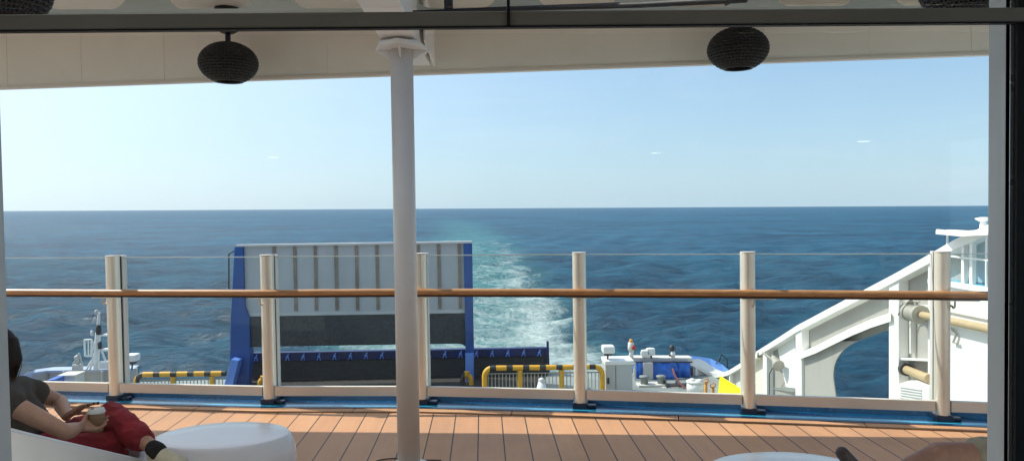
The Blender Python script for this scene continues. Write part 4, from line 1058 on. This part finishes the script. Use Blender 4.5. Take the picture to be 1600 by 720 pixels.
def searchlight(label, px, py, Y, base_y, w_=.40):
    c = P(px, py, Y=Y); b_ = P(px - 1, base_y, Y=Y)
    t = thing('searchlight', label, 'searchlight', (b_.x, Y, b_.z), 'white searchlights at the stern')
    m = MB(); m.box(c.x - w_ / 2, c.x + w_ / 2, Y - .25, Y + .22, c.z - .10, c.z + .15, .06); m.build('housing', 'white', t)
    m = MB(); cyl(m, b_, Vector((c.x, Y, c.z - .1)), .03, 8); m.box(c.x - .13, c.x + .13, Y - .05, Y + .05, c.z - .19, c.z - .08, .01); m.build('stem', 'darkgear', t)
    m = MB(); m.box(c.x - w_ / 2 + .05, c.x + w_ / 2 - .05, Y + .222, Y + .235, c.z - .06, c.z + .11, .003); m.build('lens', 'bulb', t)
searchlight('white searchlight beside the left post, right of the signal mast', 207, 559, 27.6, 577)
searchlight('white searchlight on a stem above the locker in the wake spray', 950, 546, 25.6, 566)

# right stern corner -----------------------------------------------------
lk = thing('deck_locker', 'pale grey deck locker at the right end of the barrier', 'locker', tuple(P(967, 616, Y=25.5)))
a_ = P(946, 567, Y=25.3); b_ = P(988, 567, Y=25.3)
m = MB(); m.box(a_.x, b_.x, 25.3, 26.1, LZ + .006, a_.z - .06, .015); m.build('locker_body', 'grey_plate', lk)
m = MB(); m.box(a_.x - .02, b_.x + .05, 25.25, 26.15, a_.z - .056, a_.z + .07, .015); m.build('locker_top', 'white', lk)
for u in (.38,):
    x = a_.x + (b_.x - a_.x) * u; m = MB(); m.box(x - .008, x + .008, 25.292, 25.3, LZ + .05, a_.z - .1); m.build('door_seam', 'darkgear', lk)
m = MB(); m.box(a_.x + .05, a_.x + .12, 25.26, 25.298, LZ + .4, LZ + .6, .005); m.build('handle', 'darkgear', lk)
SB = thing('starboard_bulwark', 'grey and white bulwark with a wavy white cap at the right stern corner', 'bulwark', tuple(P(1060, 612, Y=27.5)))
m = plate(MB(), [(990, 563), (1081, 561), (1086, 574), (1086, 625), (990, 625)], 28.4, .1); m.build('bulwark_plate', 'grey_plate', SB)
m = plate(MB(), [(985, 558.5), (1082, 559), (1083, 565.5), (985, 565)], 27.9, .5); m.build('cap_rail', 'white2', SB)
# wavy cap: runs from the transom cap round the corner and up the side
wav = [P(1078, 561, Y=28.0), P(1088, 565, Y=28.05), P(1097, 571, Y=28.1), P(1106, 577, Y=28.1), P(1116, 581.5, Y=28.0)] + [P(a, b, X=XW - .05) for a, b in ((1130, 581), (1142, 576.5), (1156, 568), (1170, 559.5), (1186, 549))]
inn = [p + Vector((-.10, -.12, -.0)) for p in wav]; out = [p + Vector((.34, .10, .0)) for p in wav]; th_ = Vector((0, 0, -.16))
m = MB(); m.strip(inn, out); m.strip(inn, [p + th_ for p in inn]); m.strip(out, [p + th_ for p in out]); m.strip([p + th_ for p in inn], [p + th_ for p in out]); m.build('wavy_cap', 'white', SB)
m = MB(); m.strip([p + Vector((.12, .0, -.1)) for p in wav], [Vector((p.x + .12, p.y, LZ + .006)) for p in wav]); m.build('side_plate', 'white2', SB)
for i in (1, 4, 6, 8):
    p = wav[i]; m = MB(); m.bar(p + Vector((-.02, -.05, -.14)), Vector((p.x - .02, p.y - .05, LZ + .006)), .09, .10, up=Vector((0, 1, 0))); m.build('stiffener', 'white', SB)
# outer blue hull rim beyond the cap
rim_ = [P(984, 557.5, Y=28.6), P(1080, 555.5, Y=28.7), P(1108, 559, Y=28.9), P(1126, 567, Y=28.6), P(1138, 577, Y=28.2)]
m = MB(); m.add([p for p in rim_] + [Vector((p.x - .05, p.y - .6, p.z - .32)) for p in rim_], [(i, i + 1, 5 + i + 1, 5 + i) for i in range(4)]); m.strip(rim_, [p + Vector((.1, .2, -1.5)) for p in rim_]); m.build('hull_rim', 'hull_blue', SB)
m = MB(); r0 = P(1127, 568, Y=28.6)
for k, (a_, b_) in enumerate((((1124, 566), (1127, 553)), ((1127, 553), (1136, 560)), ((1136, 560), (1137, 574)), ((1117, 570), (1127, 556)))): cyl(m, P(*a_, Y=28.6), P(*b_, Y=28.6), .02, 6)
m.build('fairlead_rail', 'darkgear', SB)
def tarp(label, x0, x1, y0, y1, Y, seed):
    rnd = random.Random(seed); a_ = P(x0, y0, Y=Y); b_ = P(x1, y1, Y=Y); nx, nz = 18, 12
    t = thing('tarp_cover', label, 'tarpaulin', ((a_.x + b_.x) / 2, Y, b_.z), 'blue tarpaulins hung on the right stern bulwark'); m = MB(); vs = []; fs = []
    for sgn in (0, 1):
        for i in range(nx + 1):
            for k in range(nz + 1):
                u, v = i / nx, k / nz
                bulge = math.sin(PI * u) ** .5 * math.sin(PI * min(1, v * 1.0 + .1)) if 0 < u < 1 else 0
                x = a_.x + (b_.x - a_.x) * (u + (.5 - u) * .16 * v * v); z = a_.z + (b_.z - a_.z) * v * (1 - .12 * abs(2 * u - 1) ** 2 + .07 * math.sin(u * 9 + seed * 2))
                n_ = noise.noise(Vector((x * 4, z * 3, seed))) * .13
                vs.append(Vector((x, Y + (.02 if sgn else -.13 * max(0, bulge) - n_ - .05 * math.sin(u * 17 + seed) * v), z)))
    o_ = (nx + 1) * (nz + 1)
    for s_ in (0, o_):
        for i in range(nx):
            for k in range(nz): q_ = s_ + i * (nz + 1) + k; fs.append((q_, q_ + nz + 1, q_ + nz + 2, q_ + 1))
    m.add(vs, fs, True); m.build('cover', 'tarp', t)
    m = MB(); m.tube([Vector((a_.x - .05, Y - .04, a_.z + .02)), Vector((b_.x + .05, Y - .04, a_.z + .01))], .03, 8); m.build('lashing_bar', 'darkgear', t)
tarp('narrow blue tarpaulin hanging beside the locker', 993, 1007, 566, 593, 27.7, 1)
tarp('wide blue tarpaulin hanging in the middle of the right bulwark', 1020, 1055, 566, 600, 27.6, 2)
tarp('blue tarpaulin hanging at the right end of the bulwark', 1053.5, 1079, 566, 594, 27.75, 3)
m = MB(); m.bar(P(992, 566, Y=27.5), Vector((P(992, 566, Y=27.5).x, 27.5, LZ)), .06, .06, up=Vector((0, 1, 0))); m.bar(P(1012, 566, Y=27.6), Vector((P(1012, 566, Y=27.6).x, 27.6, LZ)), .35, .2, up=Vector((0, 1, 0))); m.build('cap_leg', 'grey_plate', SB)
sp = thing('signal_post', 'white signal post with red lamp and pinkish head on the right bulwark', 'signal', tuple(P(986, 559, Y=27.9)))
q = lambda x, y: P(x, y, Y=27.9)
m = MB(); m.lathe([(.08, 0), (.08, .28), (.05, .30), (.05, .5)], q(986.5, 560), 14); m.build('post', 'white', sp)
m = MB(); m.lathe([(.11, 0), (.12, .12), (.11, .3), (.06, .34)], q(986, 548), 14); m.build('lamp_housing', 'fascia_edge', sp)
m = MB(); m.lathe([(.03, -.08), (.08, -.05), (.08, .06), (.03, .08)], q(989, 542) + Vector((0, -.1, 0)), 14); m.build('lamp', 'red', sp)
m = MB(); m.lathe([(.05, 0), (.08, .05), (.05, .14)], q(986, 535.5), 12); m.build('head', 'orange', sp)
fl = thing('floodlight', 'white twin floodlight on the cap of the right bulwark', 'floodlight', tuple(P(1012, 559, Y=27.9)))
for (x, y) in ((1008, 552), (1016, 549)):
    c = q(x, y); m = MB(); m.ell(c, .17, .20, .15); m.box(c.x - .15, c.x + .15, 27.72, 27.95, c.z - .12, c.z + .14, .04); m.build('lamp_head', 'white', fl)
m = MB(); cyl(m, q(1006, 559), q(1008, 554), .04); cyl(m, q(1018, 559), q(1016, 552), .04); m.build('bracket', 'darkgear', fl)
nl = thing('navigation_light', 'small dark navigation light with white cup on the right bulwark', 'light', tuple(P(1050, 559, Y=27.9)))
m = MB(); m.lathe([(.08, 0), (.09, .1), (.07, .22)], q(1051.5, 557.5), 12); m.build('cup', 'white', nl)
m = MB(); m.lathe([(.07, 0), (.10, .05), (.10, .15), (.04, .22)], q(1050, 548), 12); m.lathe([(.05, 0), (.05, .06)], q(1047, 556), 10); m.build('lamp', 'darkgear', nl)
# mooring gear on the deck behind the bottom rail
wn = thing('mooring_winch', 'dark mooring winch below the blue tarpaulins', 'winch', (P(1058, 610, Y=26.4).x, 26.4, LZ))
c = P(1062, 607, Y=26.4)
m = MB(); m.tube([c + Vector((-.5, 0, 0)), c + Vector((.45, 0, 0))], .2, 18); m.build('drum', 'darkgear', wn)
for dx in (-.52, -.1, .45):
    m = MB(); m.tube([c + Vector((dx, 0, 0)), c + Vector((dx + .05, 0, 0))], .29, 20); m.build('flange', 'darkgear', wn)
m = MB(); m.box(c.x - .65, c.x + .6, 26.1, 26.7, LZ + .006, c.z - .18, .02); m.build('bed', 'white2', wn)
m = MB(); m.tube([P(1051, 575, Y=26.2), P(1054, 585, Y=26.15), P(1061, 597, Y=26.1), P(1073, 608, Y=26.0)], .035, 8)
tag(m.build('hose', paint('faded_red_hose', (.55, .20, .20), .6, .2)), 'faded red hose hanging from the tarpaulin to the white drum', 'hose')
lw = thing('line_bollard', 'small grey twin bollard left of the dark winch', 'bollard', (P(1020, 610, Y=26.6).x, 26.6, LZ))
for dx in (-.3, .3):
    c = Vector((P(1020, 610, Y=26.6).x + dx, 26.6, LZ)); m = MB(); m.lathe([(.13, .07), (.13, .26), (.18, .29), (.17, .34), (.05, .36)], c, 18); m.build('bitt', 'deck_grey', lw)
c = Vector((P(1020, 610, Y=26.6).x, 26.6, LZ)); m = MB(); m.box(c.x - .55, c.x + .55, 26.35, 26.85, LZ + .006, LZ + .07, .01); m.build('bed', 'white2', lw)
dr = thing('drum', 'white drum with a lumpy lid in front of the yellow plate', 'drum', (P(1086, 612, Y=24.6).x, 24.6, LZ))
c = Vector((P(1086.5, 612, Y=24.6).x, 24.6, LZ)); zt_ = P(1086, 597, Y=24.6).z - LZ
m = MB(); m.lathe([(.27, .006), (.28, .05), (.265, zt_ * .5), (.28, zt_ * .52), (.27, zt_)], c, 24); m.build('drum_body', 'white', dr)
m = MB(); m.lathe([(.29, zt_), (.29, zt_ + .05), (.05, zt_ + .07)], c, 24); m.ell(c + Vector((-.1, 0, zt_ + .08)), .1, .1, .06); m.ell(c + Vector((.13, -.05, zt_ + .07)), .09, .09, .05); m.build('lid', 'lid', dr)
for i, (px, lab) in enumerate(((1103, 'orange valve stand next to the white drum'), (1114, 'orange valve stand next to the yellow plate'))):
    t = thing('valve_stand', lab, 'valve', (P(px, 610, Y=24.8).x, 24.8, LZ), 'orange valve stands by the white drum')
    c = Vector((P(px, 610, Y=24.8).x, 24.8, LZ)); h_ = (.52, .36)[i]
    m = MB(); m.lathe([(.07, .006), (.05, .1), (.05, h_)], c, 12); m.build('stem', 'orange', t)
    m = MB(); m.ring(c + Vector((0, -.02, h_ + .02)), .085, .018, 20, 6, Vector((0, 1, .3))); m.build('hand_wheel', 'orange', t)
yp = thing('guard_plate', 'bright yellow sloping guard plate by the right bulwark', 'guard plate', (P(1140, 615, Y=24.3).x, 24.3, LZ))
m = MB(); ya = [P(1124.5, 588, Y=25.3), P(1136, 594, Y=25.1), P(1160, 610, Y=24.55), P(1161, 628, Y=24.0), P(1120, 628, Y=24.0)]; m.add(ya + [p + Vector((.03, .06, 0)) for p in ya], [(0, 1, 2, 3, 4), (9, 8, 7, 6, 5)] + [(i, (i + 1) % 5, 5 + (i + 1) % 5, 5 + i) for i in range(5)]); m.build('plate', 'yellow', yp)
m = MB(); m.tube([ya[0] + Vector((0, -.02, .01)), ya[2] + Vector((0, -.02, .01))], .03, 8); m.build('edge_tube', 'yellow', yp)

# starboard side structure (white sweeping plate with rounded opening) -----
SS = thing('side_fashion_plate', 'white sweeping side plate with a large rounded opening on the right', 'ship side', tuple(P(1300, 625, X=XW)))
S = lambda a, b, x=XW: P(a, b, X=x)
XO = XW + .16                                                      # web plane
top = [(1186, 549), (1215, 531), (1250, 508.5), (1300, 482), (1350, 456), (1400, 430), (1450, 402.5), (1500, 374), (1550, 352), (1640, 305)]
T0 = [S(*p) for p in top]
# top flange, 0.65 m wide
ti = [p + Vector((-.10, 0, 0)) for p in T0]; to_ = [p + Vector((.19, 0, 0)) for p in T0]; thk = [Vector((0, 0, -.17)) for i in range(len(T0))]
m = MB(); m.strip(ti, to_); m.strip(ti, [p + t for p, t in zip(ti, thk)]); m.strip(to_, [p + t for p, t in zip(to_, thk)]); m.strip([p + t for p, t in zip(ti, thk)], [p + t for p, t in zip(to_, thk)]); m.build('top_flange', 'white', SS)
# web: left panel, upper band, lower arch; the opening is left free
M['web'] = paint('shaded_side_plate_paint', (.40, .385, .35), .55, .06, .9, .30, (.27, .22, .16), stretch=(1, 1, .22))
def web(name, pts, mat='web', x=XO, th=.03):
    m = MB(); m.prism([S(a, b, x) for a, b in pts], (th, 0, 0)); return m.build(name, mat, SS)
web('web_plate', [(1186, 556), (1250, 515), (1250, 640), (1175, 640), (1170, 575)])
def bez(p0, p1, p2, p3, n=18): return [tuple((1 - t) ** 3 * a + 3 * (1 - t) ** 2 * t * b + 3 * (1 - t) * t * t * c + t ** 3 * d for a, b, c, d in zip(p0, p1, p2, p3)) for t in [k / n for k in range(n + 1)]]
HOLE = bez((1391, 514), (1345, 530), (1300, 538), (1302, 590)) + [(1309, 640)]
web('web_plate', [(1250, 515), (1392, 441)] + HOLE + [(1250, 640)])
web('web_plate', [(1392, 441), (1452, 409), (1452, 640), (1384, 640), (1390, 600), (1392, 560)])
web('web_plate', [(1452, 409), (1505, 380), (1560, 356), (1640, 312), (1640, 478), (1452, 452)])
# lower arch flange round the opening
arch = [(1250, 551), (1275, 541), (1300, 528), (1330, 513), (1360, 500), (1392, 489)]
aL = [S(a, b, XW - .12) for a, b in arch]; aO = [S(a, b - 1, XO) for a, b in arch]
m = MB(); m.strip(aL, aO); m.strip(aL, [p + Vector((0, 0, -.17)) for p in aL]); m.strip([p + Vector((0, 0, -.17)) for p in aL], [p + Vector((0, 0, -.17)) for p in aO]); m.build('arch_flange', 'white', SS)
ol = HOLE
m = MB(); m.strip([S(a, b, XW + .02) for a, b in ol], [S(a, b, XO + .25) for a, b in ol]); m.build('opening_coaming', 'white', SS)
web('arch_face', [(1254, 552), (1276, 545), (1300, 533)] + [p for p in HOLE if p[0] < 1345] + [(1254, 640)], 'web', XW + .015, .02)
ol2 = [(1391, 560), (1389, 600), (1382, 640)]
m = MB(); m.strip([S(a, b, XW) for a, b in ol2], [S(a, b, XO + .25) for a, b in ol2]); m.build('opening_coaming', 'white', SS)
# vertical frames
def frame(x0, x1, y0, y1, d=.21, name='frame', mat='white'):
    m = MB(); a_ = S(x0, y1, XW - .06); b_ = S(x1, y1, XW - .06); c_ = S(x1, y0, XW - .06); e_ = S(x0, y0, XW - .06)
    m.prism([a_, b_, c_, e_], (d, 0, 0)); m.build(name, mat, SS)
frame(1243, 1252.5, 511, 640); frame(1389, 1404, 437, 640); frame(1192, 1198, 545, 640)
frame(1450, 1460, 405, 640)
# inclined brackets between top flange and arch
for (a_, b_, c_, e_) in (((1286, 490), (1298, 484), (1281, 539), (1276, 541)), ((1322, 471), (1334, 465), (1316, 521), (1311, 523)), ((1358, 453), (1370, 446), (1352, 504), (1346, 506))):
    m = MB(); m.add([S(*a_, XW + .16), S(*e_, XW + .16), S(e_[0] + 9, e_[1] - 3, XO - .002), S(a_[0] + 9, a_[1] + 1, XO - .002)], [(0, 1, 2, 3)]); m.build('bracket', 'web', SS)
m = MB(); m.add([S(1214, 540, XO - .01), S(1242, 523, XO - .01), S(1244, 606, XW - .02), S(1228, 604, XW - .02)], [(0, 1, 2, 3)]); m.add([S(1244, 606, XW - .02), S(1228, 604, XW - .02), S(1200, 606, XO - .01), S(1243, 612, XO - .01)], [(0, 1, 2, 3)]); m.build('gusset_plate', 'white', SS)
# shelves in the bay right of the opening
for y_ in (471, 555):
    m = MB(); m.prism([S(1404, y_ + 3, XW - .02), S(1451, y_ + 5, XW - .02), S(1451, y_ + 5, XO - .005), S(1404, y_ + 3, XO - .005)], (0, 0, -.05)); m.build('stringer', 'white', SS)
m = MB(); m.bar(S(1426, 476, XO - .06), S(1426, 552, XO - .06), .05, .11, up=Vector((1, 0, 0))); m.build('frame', 'white2', SS)
# foot: sloping plinth with louvre
m = MB(); m.prism([S(1384, 640, XW - .25), S(1402, 600, XW - .25), S(1420, 594, XW - .25), S(1452, 604, XW - .25), S(1452, 650, XW - .25)], (.5, 0, 0)); pl = m.build('plinth', 'white', SS)
for k in range(8):
    y_ = 604 + 4.2 * k; m = MB(); m.bar(S(1406, y_, XW - .262), S(1440, y_ + 5.2, XW - .262), .02, .012, up=Vector((0, 0, 1))); m.build('louvre_slat', 'grey_plate', pl)
# bright wall block at the right, with walkway above
WB = thing('side_deckhouse', 'bright white side wall block with walkway and rail at the right edge', 'deckhouse', tuple(S(1500, 640)))
XB = XW - .12
m = MB(); y0_ = S(1456, 500, XB).y; y1_ = 8.6; zt_ = S(1490, 449, XB).z
m.box(XB, XB + 2.4, y1_, y0_, LZ + .006, zt_, .01); m.build('wall', 'white', WB)
m = MB(); m.box(XB - .06, XB + 2.42, y1_, y0_ + .05, zt_ + .003, zt_ + .09, .01); m.build('ledge', 'white', WB)
m = MB(); m.box(XB + .1, XB + 2.3, y1_, y0_ - .05, zt_ + .0925, zt_ + .10); m.build('walkway', 'blue', WB)
for zz in (.55, 1.02):
    m = MB(); m.tube([Vector((XB + .05, y1_, zt_ + zz)), Vector((XB + .05, y0_ - .4, zt_ + zz))], .018, 8); m.build('rail', 'white', WB)
for k in range(5):
    yy = y0_ - .4 - 1.1 * k; m = MB(); m.tube([Vector((XB + .05, yy, zt_ + .09)), Vector((XB + .05, yy, zt_ + 1.02))], .02, 8); m.build('stanchion', 'white', WB)
for px in (1507, 1520):
    a_ = S(px, 444, XB + .1); b_ = S(px - 1, 364, XB + .1); m = MB(); m.bar(a_, Vector((a_.x, a_.y, b_.z)), .075, .075, up=Vector((0, 1, 0))); m.build('post', 'white', WB)
m = MB(); m.bar(S(1514, 372, XB + .2), S(1517, 443, XB + .2), .05, .05, up=Vector((0, 1, 0))); m.bar(S(1518, 395, XB + .2), S(1512, 443, XB + .2), .04, .04, up=Vector((0, 1, 0))); m.build('brace', 'white', WB)
m = MB(); a_ = S(1462, 362, XB - .1)
wing = [P(1462, 363, Y=13.4), P(1500, 366.5, Y=12.9), P(1545, 364, Y=12.2), P(1600, 362, Y=11.2)]
m.strip([p + Vector((0, 0, .03)) for p in wing], [p + Vector((.5, .8, .03)) for p in wing], False); m.strip([p + Vector((0, 0, -.03)) for p in wing], [p + Vector((.5, .8, -.03)) for p in wing], False); m.strip([p + Vector((0, 0, .03)) for p in wing], [p + Vector((0, 0, -.03)) for p in wing], False)
m.add([wing[0] + Vector((0, 0, .03)), wing[0] + Vector((0, 0, -.03)), wing[0] + Vector((.5, .8, -.03)), wing[0] + Vector((.5, .8, .03))], [(0, 1, 2, 3)]); m.build('wing_platform', 'white', WB)
bh = MB(); bh.prism([S(1520, 380, XO - .02), S(1562, 362, XO - .02), S(1640, 350, XO - .02), S(1640, 455, XO - .02), S(1520, 440, XO - .02)], (.02, 0, 0)); bh.build('screen', paint('pale_blue_grey_screen', (.34, .45, .50), .4, .06), WB)
st_ = thing('mast_stub', 'small white capped mast stub on the sloping side at the right', 'mast', tuple(S(1537, 358, XB + .3)))
c = S(1537, 362, XB + .3); c2_ = S(1537, 341, XB + .3)
m = MB(); m.lathe([(.075, 0), (.055, (c2_.z - c.z) * .8)], c, 16); m.build('stub', 'white', st_)
m = MB(); m.lathe([(.06, -.06), (.13, -.02), (.14, .0), (.05, .02)], c2_, 16); m.build('cap', 'white', st_)
# lagged pipes
pp = thing('lagged_pipe', 'thick ochre lagged pipe with steel flange running along the white wall', 'pipe', tuple(S(1500, 505)))
a_ = S(1441, 492, XB - .14); b_ = S(1560, 517, XB - .14); dpp = (b_ - a_).normalized()
m = MB(); m.tube([a_, a_.lerp(b_, .5), b_, b_ + dpp * 2.5], .070, 18); m.build('pipe', 'pipe', pp)
m = MB(); m.tube([a_ - dpp * .42, a_ - dpp * .12], .15, 20); m.tube([a_ - dpp * .12, a_ - dpp * .04], .18, 20); m.tube([a_ - dpp * .42, a_ - dpp * .5], .17, 20); m.build('flange', 'bar_metal', pp)
m = MB(); m.tube([a_ - dpp * .2 + Vector((0, 0, .15)), a_ - dpp * .2 + Vector((0, 0, .24))], .04, 10); m.tube([a_ - dpp * .3 + Vector((0, 0, .24)), a_ - dpp * .1 + Vector((0, 0, .24))], .02, 8); m.build('valve', 'bar_metal', pp)
pq = thing('lagged_pipe', 'short ochre pipe stub low in the bay right of the opening', 'pipe', tuple(S(1430, 585)))
a_ = S(1416, 577, XW); b_ = S(1452, 591, XB); m = MB(); m.tube([a_, b_], .085, 18); m.build('pipe', 'pipe', pq)
dpp = (b_ - a_).normalized(); m = MB(); m.tube([a_ - dpp * .1, a_ + dpp * .02], .13, 20); m.build('flange', 'darkgear', pq)
m = MB(); m.tube([S(1462, 483, XB - .03), S(1500, 491, XB - .03), S(1560, 503, XB - .03)], .012, 6); m.tube([S(1486, 512, XB - .05), S(1494, 522, XB - .05), S(1489, 535, XB - .05), S(1497, 536, XB - .05)], .022, 8)
tag(m.build('wall_conduit', 'bar_metal'), 'thin metal conduit and hook fixed along the bright white wall', 'conduit')
# cowl lamp with hanging cable on the left part of the side plate
fl2 = thing('deck_floodlight', 'small silver floodlight with a hanging cable on the side plate', 'floodlight', tuple(S(1208, 560)))
c = S(1213, 566, XW - .2); m = MB(); m.tube([c + Vector((0, .25, .12)), c, c + Vector((0, -.18, -.06))], [.06, .13, .17], 16); m.build('lamp_head', 'bar_metal', fl2)
m = MB(); m.tube([S(1192, 550, XW - .1), S(1199, 556, XW - .15), c], .03, 8); m.build('arm', 'bar_metal', fl2)
m = MB(); m.tube([c + Vector((0, -.1, -.05)), S(1206, 576, XW - .15), S(1202, 585, XW - .14), S(1202, 640, XW - .14)], .014, 6); m.build('cable', 'cable', fl2)
fl3 = thing('deck_floodlight', 'small silver floodlight under the handrail beside the ochre pipe flange', 'floodlight', tuple(S(1410, 470)))
c = S(1416, 468, XW - .2); m = MB(); m.tube([c + Vector((0, .3, .1)), c, c + Vector((0, -.2, -.08))], [.05, .10, .13], 16); m.build('lamp_head', 'bar_metal', fl3)
m = MB(); m.tube([c, S(1408, 478, XW - .15), S(1404, 492, XW - .14)], .014, 6); m.build('cable', 'cable', fl3)
